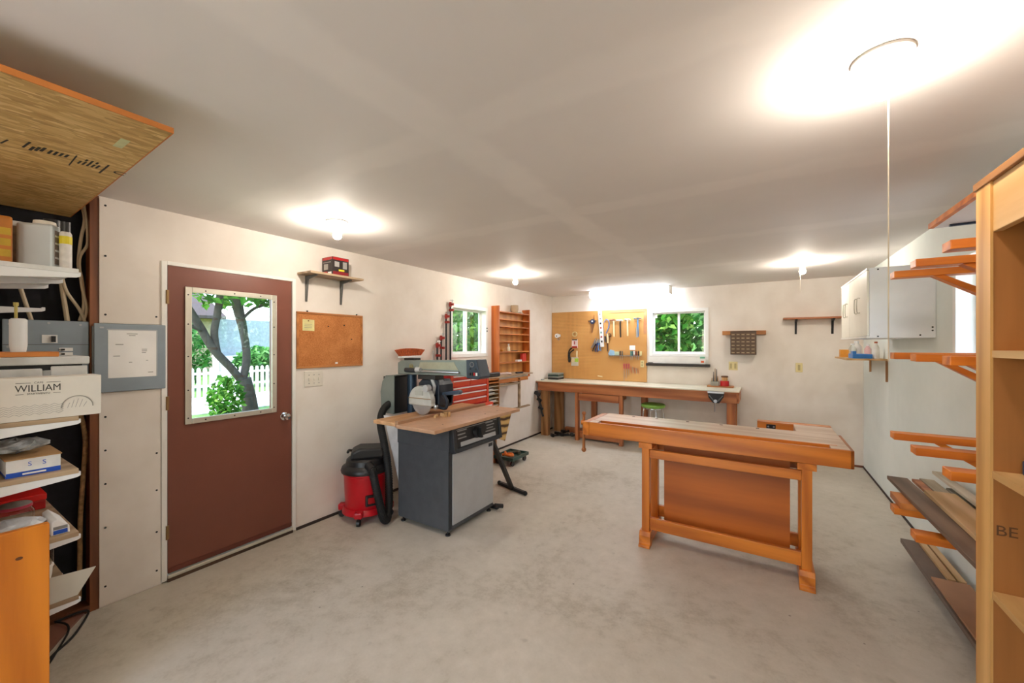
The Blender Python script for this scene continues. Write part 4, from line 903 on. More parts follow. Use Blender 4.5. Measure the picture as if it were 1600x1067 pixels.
def driver(lab, x, zt, hh, zb, c, grp, y=None):
    y = y or PY - .02; t = thing('screwdriver', lab, 'screwdriver', (x, y, zb), group=grp)
    MB().lathe([(.001, zt), (.008, zt - .002), (.011, zt - .02), (.008, zt - hh * .6), (.011, zt - hh * .8), (.006, zt - hh), (.001, zt - hh)], (x, y, 0), 10).build('handle', c, t, True)
    MB().cyl((x, y, zt - hh), (x, y, zb), .0035, n=6).build('shaft', M_STEEL, t)
G2 = 'screwdrivers in the steel rail'
for lab, x, c in (('dark short screwdriver, left of the pair in the rail', -2.03, M_IRON), ('grey short screwdriver, right of the pair in the rail', -1.995, M_GREYM), ('teal handled screwdriver in the rail under the white card', -1.85, mat('teal_grip', '2f8f92', .4)),
                  ('dark teal handled screwdriver second under the white card', -1.825, mat('dark_teal_grip', '1d5f68', .4)), ('maroon handled screwdriver in the rail', -1.765, mat('maroon_grip', '7a1f24', .4)), ('black handled screwdriver right of the maroon one', -1.728, M_RUBBER)):
    driver(lab, x, 1.455, .085, 1.31, c, G2)
tag(B(-1.878, -1.785, PY - .004, PY - .001, 1.47, 1.545).build('white_card', M_PAPER), 'white card stuck on the pegboard above the rail', 'card')
tag(B(-1.81, -1.79, PY - .02, PY - .004, 1.39, 1.455).build('white_tag', M_PAPER), 'narrow white packet between teal and maroon drivers', 'packet')
tag(B(-1.705, -1.672, PY - .025, PY - .004, 1.378, 1.45).build('cream_packet', M_CREAM), 'cream packet at the right end of the tool row', 'packet')
for lab, x, zb in (('red handled screwdriver with longest shaft, leftmost in the lower row', -1.963, .955), ('pink red handled screwdriver with medium shaft', -1.925, 1.0), ('pink red handled screwdriver with shorter shaft, third in the lower row', -1.885, 1.05)):
    driver(lab, x, 1.245, .09, zb, mat('pink_red_grip', 'b8425a', .4), 'red screwdrivers in the lower row')
for k in range(5):
    x = -1.85 + k * .028
    tag(MB().tube([(x, PY - .02, 1.20 - k * .008), (x + .004, PY - .02, 1.13), (x + .012, PY - .02, 1.085)], .005, 6, 3).build('hex_key', M_STEEL if k % 2 else mat('dull_red_print', 'b05050')), 'small ' + ['reddish', 'grey', 'reddish', 'grey', 'reddish'][k] + ' key, ' + ['first', 'second', 'third', 'fourth', 'fifth'][k] + ' right of the red screwdrivers', 'key', 'small keys on the pegboard')
op = thing('outlet_plate', 'cream outlet plate at the lower right of the pegboard', 'outlet', (-1.67, PY, 1.19)); B(-1.70, -1.642, PY - .006, PY, 1.188, 1.30).build('plate', M_CREAM, op, bevel=.002)
for z in (1.21, 1.255): B(-1.683, -1.66, PY - .008, PY - .005, z, z + .028).build('socket', mat('tan_socket', 'b8a878', .5), op)
# left things on the pegboard
t = thing('tape_dispenser', 'white tape dispenser hanging at the left of the pegboard', 'dispenser', (-3.185, PY, 1.68)); MB().lathe([(.001, -.04), (.04, -.04), (.04, -.004), (.001, -.004)], (-3.195, PY, 1.72), 18, 'y').build('roll', M_WHITEP, t, True)
B(-3.19, -3.13, PY - .035, PY - .01, 1.70, 1.745).build('body', M_WHITEP, t, bevel=.005); MB().cyl((-3.20, PY - .042, 1.715), (-3.20, PY - .038, 1.715), .012, n=10).build('core', M_INK, t); MB().tube([(-3.20, PY - .02, 1.68), (-3.17, PY - .02, 1.64), (-3.14, PY - .02, 1.68)], .005, 6).build('wire', M_STEEL, t)
tag(MB().lathe([(.048, -.03), (.048, -.006), (.028, -.006), (.028, -.03), (.048, -.03)], (-2.85, PY, 1.745), 24, 'y').build('tape_roll', mat('masking_tape', 'ddc38a', .6), smooth=True), 'roll of tan masking tape hanging on the pegboard', 'tape')
t = thing('parts_package', 'red and white hanging package under the masking tape', 'package', (-2.85, PY, 1.46)); B(-2.905, -2.795, PY - .022, PY - .004, 1.50, 1.655).build('card', mat('pinkish_white_card', 'ead6d4', .5), t, bevel=.002)
B(-2.90, -2.80, PY - .0228, PY - .0222, 1.50, 1.53).build('red_band', M_RED, t); B(-2.865, -2.84, PY - .0228, PY - .0222, 1.56, 1.62).build('print', mat('dull_red_print', 'b05050'), t); B(-2.90, -2.80, PY - .0228, PY - .0222, 1.635, 1.655).build('dark_band', M_INK, t)
tag(MB().tube([(-2.90, PY - .03, 1.50), (-2.95, PY - .03, 1.45), (-2.965, PY - .03, 1.35), (-2.955, PY - .03, 1.25), (-2.935, PY - .03, 1.28), (-2.94, PY - .03, 1.40), (-2.86, PY - .03, 1.47)], .012, 8).build('black_strap', M_RUBBER), 'black strap loop hanging left of the packages', 'strap')
tag(B(-2.82, -2.798, PY - .03, PY - .006, 1.33, 1.45).build('pale_handle', M_ASH), 'pale wooden handle hanging above the green package', 'handle')
t = thing('blade_package', 'clear package with green label on the pegboard', 'package', (-2.85, PY, 1.18)); B(-2.92, -2.785, PY - .012, PY - .004, 1.18, 1.33).build('card', mat('grey_card', 'c8c2b4', .5), t)
B(-2.85, -2.785, PY - .014, PY - .0122, 1.25, 1.315).build('green_label', mat('lime_print', 'b4d84a', .5), t); MB().lathe([(.001, -.02), (.035, -.02), (.035, -.012), (.001, -.012)], (-2.885, PY, 1.275), 16, 'y').build('disc', M_ASH, t)
tag(MB().obox((-2.385, PY - .005, 1.012), (.085, .01, .02), (0, .15, 0)).build('pencil_stub', M_ASH), 'pale wooden sliver stuck low on the pegboard', 'wood scrap')

# drawer organizer, strip, outlets, shelf
tag(B(-.512, .03, BW - .045, BW, 1.70, 1.758).build('wood_cleat', M_FIR, bevel=.002), 'short orange wooden cleat above the small drawer cabinet', 'cleat')
og = thing('parts_cabinet', 'brown parts cabinet with many tiny drawers on the back wall', 'cabinet', (-.24, 6.54, 1.417))
B(-.40, -.085, BW - .17, BW - .046, 1.417, 1.752).build('case', mat('dark_brown_plastic', '4a3524', .45), og, bevel=.003)
dm = mat('brown_drawer', '5e452f', .4)
for r in range(6):
    for c in range(5):
        x = -.393 + c * .0605; z = 1.425 + r * .051
        d = B(x, x + .056, BW - .174, BW - .169, z, z + .046).build('drawer', dm, og); B(x + .01, x + .046, BW - .178, BW - .174, z + .016, z + .026).build('label_pull', mat('tan_label', 'b8a482', .5), d)
for lab, x0, x1, n in (('cream double switch plate under the parts cabinet', -.432, -.318, 2), ('cream outlet plate alone on the right of the back wall', .368, .446, 1)):
    t = thing('switch_plate' if n == 2 else 'outlet_plate', lab, 'switch' if n == 2 else 'outlet', ((x0 + x1) / 2, BW, 1.185)); B(x0, x1, BW - .006, BW, 1.185, 1.31).build('plate', M_CREAM, t, bevel=.003)
    for k in range(n):
        x = x0 + (x1 - x0) * (k + .5) / n; B(x - .013, x + .013, BW - .009, BW - .005, 1.21, 1.285).build('insert', mat('tan_socket', 'b8a878'), t)
sh = thing('wall_shelf', 'narrow brown wall shelf on two grey brackets, back wall', 'shelf', (.54, 6.5, 1.68))
B(.225, .93, 6.43, BW - .001, 1.897, 1.918).build('board', M_REDW, sh, bevel=.002)
for x in (.37, .76): MB().prism([(BW - .001, 1.897), (BW - .17, 1.897), (BW - .17, 1.885), (BW - .04, 1.865), (BW - .014, 1.70), (BW - .001, 1.70)], x - .012, x + .012, 'x').build('bracket', M_IRON, sh, bevel=.002)

# ================================================================== LONG BACK BENCH
bb = thing('long_workbench', 'long red-brown bench with pale worn top along the back wall', 'workbench', (-1.8, 6.3, 0))
B(LW + .004, -.268, 6.0, BW - .002, .925, .942).build('bench_top', M_LAMW, bb, bevel=.002)
B(LW + .004, -.268, 5.995, 6.012, .905, .9245).build('top_edge', M_REDW, bb); B(LW + .006, -.272, 6.012, BW - .002, .905, .925).build('sub_top', M_REDW, bb)
B(LW + .03, -.30, 6.02, 6.055, .775, .905).build('front_apron', M_REDW, bb, bevel=.003); B(-.312, -.275, 6.055, BW - .03, .775, .905).build('end_apron', M_REDW, bb, bevel=.003)
B(LW + .03, -.30, BW - .04, BW - .004, .775, .905).build('back_apron', M_REDW, bb)
for x, y, w in ((-3.18, 6.10, .13), (-3.12, 6.52, .16), (-.37, 6.10, .10), (-.37, 6.54, .10), (-2.47, 6.55, .08), (-1.62, 6.55, .09)):
    B(x - w / 2, x + w / 2, y - .045, y + .045, 0, .775).build('leg', M_FIRZ if x < -3 else M_REDWZ, bb, bevel=.003)
B(-3.0, -2.7, 6.50, 6.56, 0, .09).build('floor_rail', M_REDW, bb)
for x in (-2.575, -1.85): B(x - .025, x + .03, 6.02, 6.09, 0, .775).build('pedestal_post', M_REDWZ, bb, bevel=.002)
B(-2.55, -1.87, 6.10, 6.14, .03, .13).build('pedestal_plinth', M_REDW, bb); B(-2.6, -1.83, 6.09, 6.55, .13, .15).build('pedestal_floor', M_REDW, bb)
dw = B(-2.54, -1.88, 6.025, 6.055, .655, .768).build('drawer_front', M_REDW, bb, bevel=.003); B(-2.52, -1.90, 6.055, 6.5, .67, .76).build('drawer_tray', M_REDW, dw)
stl = thing('stool', 'round stool with green seat and chrome legs under the back bench', 'stool', (-1.43, 6.3, 0))
MB().lathe([(.001, .595), (.15, .595), (.17, .605), (.178, .625), (.172, .645), (.15, .655), (.08, .66), (.001, .66)], (-1.43, 6.3, 0), 28).build('seat', M_GREEN, stl, True)
MB().lathe([(.14, .58), (.15, .58), (.15, .595), (.14, .595)], (-1.43, 6.3, 0), 24).build('seat_ring', M_CHROME, stl)
for k in range(4):
    a = .5 + k * PI / 2; ca, sa = math.cos(a), math.sin(a)
    lg = MB().tube([(-1.43 + ca * .10, 6.3 + sa * .10, .59), (-1.43 + ca * .145, 6.3 + sa * .145, .55), (-1.43 + ca * .19, 6.3 + sa * .19, .02)], .011, 10, 4).build('leg', M_CHROME, stl, True); MB().cyl((-1.43 + ca * .19, 6.3 + sa * .19, 0), (-1.43 + ca * .19, 6.3 + sa * .19, .03), .016, n=10).build('foot_tip', M_RUBBER, lg)
MB().lathe([(.166, .2), (.172, .206), (.166, .212), (.16, .206), (.166, .2)], (-1.43, 6.3, 0), 28).build('foot_ring', M_CHROME, stl, True)
vs_ = thing('bench_vise', 'black bench vise clamped at the right of the long bench', 'vise', (-.54, 5.97, .77))
MB().prism([(-.635, .905), (-.445, .905), (-.448, .86), (-.50, .775), (-.575, .775), (-.63, .85)], 5.955, 5.994, 'y').build('jaw', M_IRON, vs_, bevel=.004)
B(-.63, -.45, 5.93, 5.985, .9425, .952).build('jaw_cap', M_STEEL, vs_) if False else B(-.64, -.44, 5.945, 5.994, .905, .93).build('jaw_cap', M_STEEL, vs_, bevel=.003)
for s in (-1, 1): MB().bar((-.54 + s * .02, 5.952, .80), (-.54 + s * .085, 5.952, .88), .012, .01, (0, 1, 0)).build('rib', M_GREYM, vs_)
MB().cyl((-.545, 5.94, .80), (-.545, 5.955, .80), .022, n=14).build('boss', M_STEEL, vs_); MB().cyl((-.55, 5.945, .80), (-.555, 5.945, .66), .006, n=8).build('handle', M_STEEL, vs_, True)
bd = tag(B(-.70, -.36, 6.42, 6.60, .942, .96).build('wood_tray', M_FIR, bevel=.002), 'small wooden board under the jars on the long bench', 'board')
t = thing('drill_bit_block', 'small grey block holding upright drill bits', 'bit holder', (-.60, 6.5, .96)); B(-.655, -.55, 6.46, 6.54, .96, 1.02).build('block', mat('grey_green_block', 'a2a69c', .5), t, bevel=.003)
for k, (x, h) in enumerate(((-.64, .05), (-.62, .14), (-.60, .19), (-.58, .18), (-.565, .08))): MB().cyl((x, 6.5 + .01 * (k % 2), 1.02), (x, 6.5 + .01 * (k % 2), 1.02 + h), .008, .004, 8).build('bit', M_IRON if k % 2 else M_BRASS, t)
t = thing('jar', 'jar with brown lid and red base band on the long bench', 'jar', (-.475, 6.5, .96)); MB().lathe([(.001, .96), (.058, .96), (.058, 1.03), (.052, 1.035), (.001, 1.035)], (-.475, 6.5, 0), 20).build('red_base', M_RED, t, True)
MB().lathe([(.001, 1.035), (.036, 1.035), (.04, 1.05), (.036, 1.085), (.001, 1.085)], (-.475, 6.5, 0), 20).build('glass_body', mat('tan_contents', 'c99a62', .35), t, True); MB().lathe([(.001, 1.085), (.045, 1.085), (.047, 1.10), (.04, 1.107), (.001, 1.107)], (-.475, 6.5, 0), 20).build('lid', mat('brown_lid', '6a4426', .4), t, True)
for k, (z, m, lab) in enumerate(((.942, M_BLACK, 'lower black plastic case stacked at the left end of the bench'), (.998, mat('dark_green_case', '27403a', .4), 'upper dark green case stacked at the left end of the bench'))):
    t = thing('plastic_case', lab, 'case', (-3.15, 6.42, z), group='stacked cases on the bench'); B(-3.24, -3.04, 6.30, 6.54, z, z + .03).build('base', m, t, bevel=.006); B(-3.24, -3.04, 6.30, 6.54, z + .031, z + .055).build('lid', mat('grey_case_lid', '8b938e', .4), t, bevel=.006)
tag(MB().lathe([(.001, 0), (.03, 0), (.032, .02), (.001, .022)], (-3.24, 6.1, .942), 14).build('small_dish', M_STEEL), 'small metal dish at the front left corner of the bench', 'dish')
tag(MB().obox((-.775, BW - .04, 1.305), (.075, .04, .085), (0, 0, .1)).build('label_box', M_PAPER, bevel=.002), 'small white box with orange print on the dark window ledge', 'box')
MB().obox((-.775, BW - .0605, 1.30), (.04, .002, .03), (0, 0, .1)).build('print', mat('orange_print', 'd8612c', .5), bpy.data.objects['label_box'])
tag(B(-.81, -.745, BW - .055, BW - .02, 1.348, 1.375).build('green_carton', mat('mint_print', '7cc0a0', .5)), 'small mint green carton on top of the white ledge box', 'box')
tag(B(-1.57, -1.50, BW - .06, BW - .03, 1.262, 1.275).build('putty_knife', M_GREYM), 'small grey tool at the left end of the window ledge', 'tool')
# bar clamps hung on the bench end, clamps on the floor
for k, (x, y, z0, z1, lab) in enumerate(((-3.275, 5.965, .53, .765, 'black bar clamp hung on the bench corner against the wall'), (-3.22, 5.915, .40, .77, 'longer black bar clamp hung at the front of the bench leg'))):
    t = thing('bar_clamp', lab, 'clamp', (x, y, z0), group='bar clamps hung on the bench corner')
    MB().bar((x - .02, y, z1), (x + .06, y, z0), .014, .02, (0, 1, 0)).build('bar', M_IRON, t)
    MB().obox((x + .0, y - .01, z1 - .04), (.09, .03, .055), (0, .5, 0)).build('fixed_jaw', M_BLACK, t, bevel=.006); MB().obox((x + .05, y - .01, z0 + .09), (.09, .03, .05), (0, .5, 0)).build('sliding_jaw', M_BLACK, t, bevel=.006)
    MB().cyl((x + .055, y, z0 + .05), (x + .09, y, z0 - .05), .016, .019, 10).build('grip', M_BLACK, t, True)
for k, (x, y, rz, lab) in enumerate(((-2.93, 6.12, .9, 'black clamp on the floor in front of the bench leg'), (-2.80, 6.22, .5, 'black clamp on the floor farther right under the bench'), (-2.98, 6.34, 1.3, 'black clamp on the floor deepest under the bench'))):
    t = thing('floor_clamp', lab, 'clamp', (x, y, 0), rz, 'clamps on the floor under the bench')
    MB().box(-.14, .14, -.012, .012, .012, .03).build('bar', M_IRON, t); MB().box(-.14, -.10, -.025, .06, 0, .05).build('fixed_jaw', M_BLACK, t, bevel=.006); MB().box(.03, .08, -.025, .06, 0, .055).build('sliding_jaw', M_BLACK, t, bevel=.006); MB().cyl((.08, -.005, .022), (.17, -.005, .022), .016, .02, 10).build('grip', M_BLACK, t, True)

# ================================================================== RIGHT WALL
wc = thing('wall_cabinet', 'white two-door wall cabinet high on the right wall', 'cabinet', (.88, 4.73, 1.612))
wcm = mat('white_melamine', 'eef0f4', .35, var=.02)
B(.70, RW - .001, 4.12, 5.33, 1.612, 2.16).build('body', wcm, wc, bevel=.003)
B(.684, .70, 4.12, 5.33, 2.145, 2.16).build('top_lip', M_WHITE, wc); B(.684, .70, 4.12, 5.33, 1.612, 1.627).build('bottom_lip', M_WHITE, wc)
for y0, y1 in ((4.125, 4.86), (4.87, 5.325)):
    d = B(.686, .699, y0, y1, 1.63, 2.142).build('door', mat('cream_white_door', 'efece0', .4, var=.02), wc, bevel=.002)
    y = y0 + .33 if y1 < 5 else y0 + .16
    MB().tube([(.686, y - .055, 1.95), (.668, y - .055, 1.945), (.668, y - .055, 1.835), (.686, y - .055, 1.83)], .004, 6, 3).tube([(.686, y + .055, 1.83), (.668, y + .055, 1.835), (.668, y + .055, 1.945), (.686, y + .055, 1.95)], .004, 6, 3).build('handle', mat('clear_grey_pull', 'c8c4b8', .3), d)
for x, z in ((.75, 2.145), (.75, 1.625), (.985, 1.632), (1.05, 1.69), (1.05, 1.665)): MB().cyl((x, 4.1185, z), (x, 4.1205, z), .006, n=8).build('screw', M_INK, wc)
cs = thing('corner_shelf', 'small yellow pine shelf below the white wall cabinet', 'shelf', (.9, 5.8, 1.2))
B(.74, RW - .001, 5.44, 6.25, 1.395, 1.412).build('board', M_PINEY, cs, bevel=.002)
for y, z in ((5.46, 1.18), (6.2, 1.24)): B(1.052, RW - .001, y - .008, y + .008, z, 1.395).build('brace', M_FIRZ, cs)
t = thing('blue_bin', 'low blue plastic bin on the corner shelf', 'bin', (.88, 5.62, 1.412)); B(.80, .96, 5.50, 5.76, 1.412, 1.46).build('tray', mat('bright_blue_plastic', '2f78c8', .4), t, bevel=.006)
B(.80, .83, 5.50, 5.60, 1.46, 1.49).build('raised_end', mat('bright_blue_plastic', '2f78c8'), t)
for k, (x, y, r, h, m, lab) in enumerate(((.85, 5.85, .035, .16, M_JAR, 'clear spray bottle behind the blue bin'), (.90, 5.95, .045, .19, mat('milky_bottle', 'e2dfda', .35), 'tall milky bottle on the corner shelf'), (1.0, 5.58, .028, .18, mat('clear_white_tube', 'd9d6d0', .3), 'pale tube standing nearest the right wall'), (.98, 5.85, .03, .15, mat('pink_label_bottle', 'dcb0b0', .4), 'bottle with pink label on the corner shelf'))):
    t = thing('bottle', lab, 'bottle', (x, y, 1.412), group='bottles on the corner shelf')
    MB().lathe([(.001, 0), (r, 0), (r, h * .65), (r * .45, h * .85), (r * .45, h * .9), (.001, h * .9)], (x, y, 1.412), 16).build('body', m, t, True); MB().cyl((x, y, 1.412 + h * .9), (x, y, 1.412 + h), r * .5, n=12).build('cap', [M_WHITEP, M_WHITEP, mat('rust_cap', 'a8583c', .4), M_WHITEP][k], t)
tag(B(.77, .85, 6.05, 6.15, 1.412, 1.50).build('yellow_carton', mat('yellow_orange_carton', 'e8a03a', .5)), 'yellow and white carton at the far end of the corner shelf', 'box')
# lumber rack
lr = thing('lumber_rack', 'wooden lumber rack with projecting arms on the right wall', 'rack', (.9, 2.8, 0))
YS = (3.16, 2.775, 2.345)
am = wood('orange_arm', 'ec8c2c', 'bb5c12', 'x', 1.0, .45)
for y in YS:
    B(RW - .04, RW - .001, y - .045, y + .045, 0.0, 2.195).build('upright', M_FIRZ, lr, bevel=.002)
    for z, lift in ((1.985, 1), (1.515, 1), (1.05, 1), (.62, 0)):
        if z < .7 and y < 2.5: continue
        mb = MB().prism([(.637, z), (RW - .04, z), (RW - .04, z - .038), (.637, z - .038)], y - .045, y + .045, 'y'); a = mb.build('arm', am, lr, bevel=.003)
        MB().prism([(.80, z - .038), (.845, z - .038), (RW - .04, z - .15), (RW - .04, z - .19)], y - .03, y + .03, 'y').build('brace', am, lr, bevel=.002)
tp = thing('high_shelf', 'white board shelf with orange front edge near the ceiling', 'shelf', (.92, 2.4, 2.196))
B(.785, RW - .001, 1.92, 3.07, 2.196, 2.212).build('board', wcm, tp); B(.765, .785, 1.92, 3.07, 2.196, 2.222).build('edge_strip', am, tp)
B(.83, 1.02, 3.0, 3.018, 2.185, 2.196).build('batten', mat('navy_metal', '2b3c58', .4), tp)
# boards lying on the lowest arms
def plank(lab, name, x0, x1, y0, y1, z, h, m, grp='boards on the lumber rack', skew=0.0):
    o = MB().prism([(x0 + skew, y0), (x1 + skew, y0), (x1, y1), (x0, y1)], z, z + h, 'z').build(name, m, bevel=.002); tag(o, lab, 'board', grp)
plank('short thick orange block on the far rack arm', 'wood_block', .66, .86, 3.10, 3.32, .622, .036, M_FIRY)
plank('long grey-brown board, widest on the lowest rack arms', 'plank', .70, .80, 2.25, 3.60, .660, .022, M_GREYB, skew=.02)
plank('yellow pine board lying over the grey-brown board', 'plank', .80, .93, 2.2, 3.28, .684, .022, M_PINEY, skew=.0)
plank('thin dark edged board beside the yellow pine board', 'plank', .825, .865, 2.3, 3.62, .660, .018, M_REDW)
plank('pale rough board nearest the wall, upper', 'plank', .95, 1.0, 2.2, 3.74, .70, .018, M_PALEB)
plank('pale rough board nearest the wall, lower', 'plank', .87, .94, 2.3, 3.66, .660, .018, M_PALEB)
plank('grey weathered strip between the pale boards', 'plank', .95, 1.02, 2.3, 3.5, .660, .02, wood('weathered_strip', 'a39a88', '6e6555', 'y'))
plank('thin pale strip on top of the pale boards', 'plank', .90, .925, 2.2, 3.4, .72, .012, M_PALEB, skew=.05) if False else None
# sheets lying low on blocks along the wall
for y in (2.3, 3.05, 3.75): tag(B(.95, 1.025, y, y + .09, 0, .10).build('support_block', M_FIR), {2.3: 'wooden block under the sheets, nearest', 3.05: 'wooden block under the sheets, middle', 3.75: 'wooden block under the sheets, farthest'}[y], 'block', 'blocks under the sheets')
plank('dark grey-brown hardboard sheet lying low along the right wall', 'board_sheet', .855, 1.028, 2.1, 4.02, .10, .03, mat('grey_brown_sheet', '6d5a4e', .5, var=.06), 'sheets along the right wall')
plank('reddish tan hardboard sheet on top of the dark sheet', 'board_sheet', .865, 1.028, 2.1, 3.42, .131, .014, mat('reddish_tan_sheet', 'b4835e', .5, var=.05), 'sheets along the right wall')
plank('pale grooved moulding strip, left of the pair behind the tan sheet', 'moulding', .94, .975, 3.43, 3.98, .131, .018, M_PINEY, 'mouldings on the dark sheet')
plank('pale grooved moulding strip, right of the pair behind the tan sheet', 'moulding', .985, 1.02, 3.43, 3.98, .131, .018, M_PINEY, 'mouldings on the dark sheet')
# bookcase at the right edge
bc = thing('bookcase', 'tall pine plywood shelving unit at the right edge', 'bookcase', (.80, 1.1, 0))
B(.55, .556, 1.698, 1.787, 0, 2.03).build('stile', M_PINE, bc)
strip = MB().box(.552, .60, 1.785, 1.795, 0, 2.03)
def m_strip():
    m, n, l, b = newmat('painted_ply_edge'); v = coords(n, l, (9, 9, 14), rnd=False)
    f = ramp(n, l, noise(n, l, v, 1.5, 3), [(.52, (0, 0, 0)), (.56, (1, 1, 1))])
    l.new(mixc(n, l, f, lin('a06a44'), lin('d8703c')), b.inputs['Base Color']); b.inputs['Roughness'].default_value = .6; return m
strip.build('ply_edge', m_strip(), bc)
B(.556, RW - .005, 1.70, 1.785, 0, 2.03).build('side_panel', wood('brown_plywood', 'b4773c', '7f4c20', 'z', .4, .5), bc)
B(.55, RW - .005, .52, .545, 0, 2.03).build('side_panel', wood('brown_plywood', 'b4773c', '7f4c20', 'z', .4, .5), bc)
B(RW - .02, RW - .005, .545, 1.70, 0, 2.03).build('back_panel', wood('brown_plywood', 'b4773c', '7f4c20', 'z', .4, .5), bc)
B(.545, RW - .005, .51, 1.795, 2.03, 2.052).build('top_board', wood('dark_top_board', '9a6a3c', '6e4522', 'y'), bc, bevel=.002)
B(.556, .576, .545, 1.70, 1.885, 2.03).build('header', wood('pale_header', 'd9b27c', 'b88a50', 'y', .7), bc, bevel=.002)
for z in (1.545, 1.20, .855, .50, .12): B(.553, RW - .02, .545, 1.70, z - .02, z).build('shelf', wood('pale_shelf_edge', 'dcb67e', 'b68a50', 'y', .8), bc)
text('stamp', 'BE', .042, (.582, 1.6995, 1.03), RY, mat('faded_stamp', '6a4526', .7), bc, ext=.0003)
tag(B(.606, .70, 1.58, 1.69, 1.20, 1.24).build('blue_tin', mat('slate_blue_tin', '3a4660', .4), bevel=.004), 'slate blue tin on the right bookcase shelf', 'tin')

# ================================================================== NEAR LEFT: SHELVES, PANEL, STRAND BOARD
ob = thing('strand_board_loft', 'large strand board sheet hung below the ceiling, top left', 'board', (-2.5, -.5, 2.30))
MB().prism([(-3.40, .570), (-1.744, .535), (-1.715, -1.6), (-3.40, -1.6)], 2.30, 2.318, 'z').build('sheet', M_OSB, ob)
MB().prism([(-3.40, .5705), (-3.40, .574), (-1.742, .539), (-1.711, -1.6), (-1.715, -1.6), (-1.746, .5355)], 2.2995, 2.3185, 'z').build('sheet_edge', mat('orange_board_edge', 'c97a35', .6), ob)
for x in (-2.2, -3.0): B(x - .02, x + .02, -1.6, .45, 2.318, H).build('hanger', M_FIRY, ob)
def mark(x0, y0, x1, y1, w): MB().bar((x0, y0, 2.2994), (x1, y1, 2.2994), w, .001).build('printed_bar', M_INK, ob)
for a in ((-2.34, .274, -2.259, .281, .006), (-2.414, .403, -2.266, .399, .004), (-2.413, .491, -2.276, .491, .006), (-2.36, .225, -2.30, .235, .005)): mark(*a)
for k in range(3): mark(-2.353 + k * .012, .292 + k * .012, -2.30 + k * .012, .296 + k * .012, .008)
for k in range(4): mark(-2.335 + .004 * k, .335 + k * .014, -2.285, .338 + k * .014, .007)
for k in range(5): mark(-2.36, .418 + k * .013, -2.32 + .008 * (k % 3), .420 + k * .013, .006)
for k in range(3): mark(-2.305, .43 + k * .015, -2.28, .431 + k * .015, .006)
text('printed_letter', 'C', .06, (-2.345, .538, 2.2993), (PI, 0, PI / 2 + .0), M_INK, ob, ext=.0003)
B(-2.04, -1.94, .45, .475, 2.2988, 2.2998).build('tape_strip', mat('pale_green_tape', 'c9cc9c', .6), ob)

# electrical panel and its open door
ep = thing('breaker_panel', 'grey electrical breaker panel recessed between the studs', 'electrical panel', (-3.37, .49, 1.2))
B(-3.41, -3.335, .33, .63, 1.20, 1.69).build('box', M_PANEL, ep); cv = B(-3.335, -3.326, .322, .634, 1.19, 1.695).build('cover', M_PANEL, ep, bevel=.004)
B(-3.326, -3.3245, .322, .634, 1.560, 1.563).build('seam', M_GREYM, cv)
B(-3.326, -3.323, .455, .512, 1.57, 1.615).build('main_breaker_window', M_PAPER, cv); B(-3.323, -3.312, .488, .504, 1.575, 1.608).build('breaker_switch', M_BLACK, cv)
for z in (1.525, 1.50):
    B(-3.326, -3.322, .518, .57, z, z + .018).build('breaker', M_PAPER, cv); B(-3.322, -3.314, .525, .538, z + .004, z + .013).build('breaker_switch', M_BLACK, cv)
for y, z in ((.345, 1.67), (.48, 1.68), (.60, 1.675), (.34, 1.55)): MB().cyl((-3.326, y, z), (-3.323, y, z), .006, n=8).build('screw', M_STEEL, cv)
pd = thing('panel_door', 'grey electrical panel door swung open against the wall', 'panel door', (LW + .02, .82, 1.277))
B(LW + .007, LW + .022, .650, .978, 1.277, 1.687).build('leaf', M_PANEL, pd, bevel=.003); MB().cyl((LW + .015, .646, 1.3), (LW + .015, .646, 1.67), .005, n=8).build('hinge', M_GREYM, pd)
pp = B(LW + .022, LW + .0232, .708, .930, 1.36, 1.648).build('circuit_chart', M_PAPER, pd)
MB().box(LW + .0222, LW + .0236, .703, .935, 1.648, 1.655).box(LW + .0222, LW + .0236, .930, .936, 1.36, 1.65).build('chart_holder', M_LGREY, pd)
for y0, y1, z in ((.79, .84, 1.625), (.80, .83, 1.615), (.74, .775, 1.56), (.86, .885, 1.53), (.86, .885, 1.52), (.86, .88, 1.51), (.73, .76, 1.49), (.80, .815, 1.45), (.88, .89, 1.46), (.89, .915, 1.385)): B(LW + .0232, LW + .0236, y0, y1, z, z + .004).build('chart_line', M_PRINT, pp)
B(LW + .022, LW + .025, .672, .69, 1.658, 1.667).build('latch_mark', M_STEEL, pd)
# cables in the stud bay
cb_ = (('twisted beige cable hanging from the ceiling beside the stud', [(-3.37, .605, 2.41), (-3.37, .625, 2.30), (-3.37, .610, 2.18), (-3.37, .60, 2.03), (-3.37, .612, 1.95), (-3.37, .622, 1.80), (-3.37, .605, 1.70)], .008, M_CABLE),
       ('second beige cable crossing the twisted one', [(-3.36, .615, 2.42), (-3.36, .632, 2.27), (-3.36, .634, 2.15), (-3.36, .603, 2.06), (-3.36, .612, 1.90), (-3.36, .632, 1.78), (-3.36, .62, 1.70)], .007, M_CABLE),
       ('pale cable entering the panel top on the left', [(-3.37, .375, 1.92), (-3.37, .39, 1.85), (-3.37, .425, 1.69)], .009, M_CABLE),
       ('pale cable entering the panel top in the middle', [(-3.37, .53, 2.0), (-3.37, .538, 1.87), (-3.37, .557, 1.69)], .011, M_CABLE),
       ('pale slanting cable entering the panel top on the right', [(-3.36, .53, 1.98), (-3.36, .55, 1.87), (-3.36, .60, 1.77), (-3.36, .625, 1.69)], .008, M_CABLE),
       ('frayed brown cloth cable running down beside the stud', [(-3.37, .60, 1.19), (-3.37, .618, 1.10), (-3.37, .628, .98), (-3.37, .620, .80), (-3.37, .608, .55), (-3.37, .606, .35), (-3.37, .603, .08)], .011, M_CABLEO))
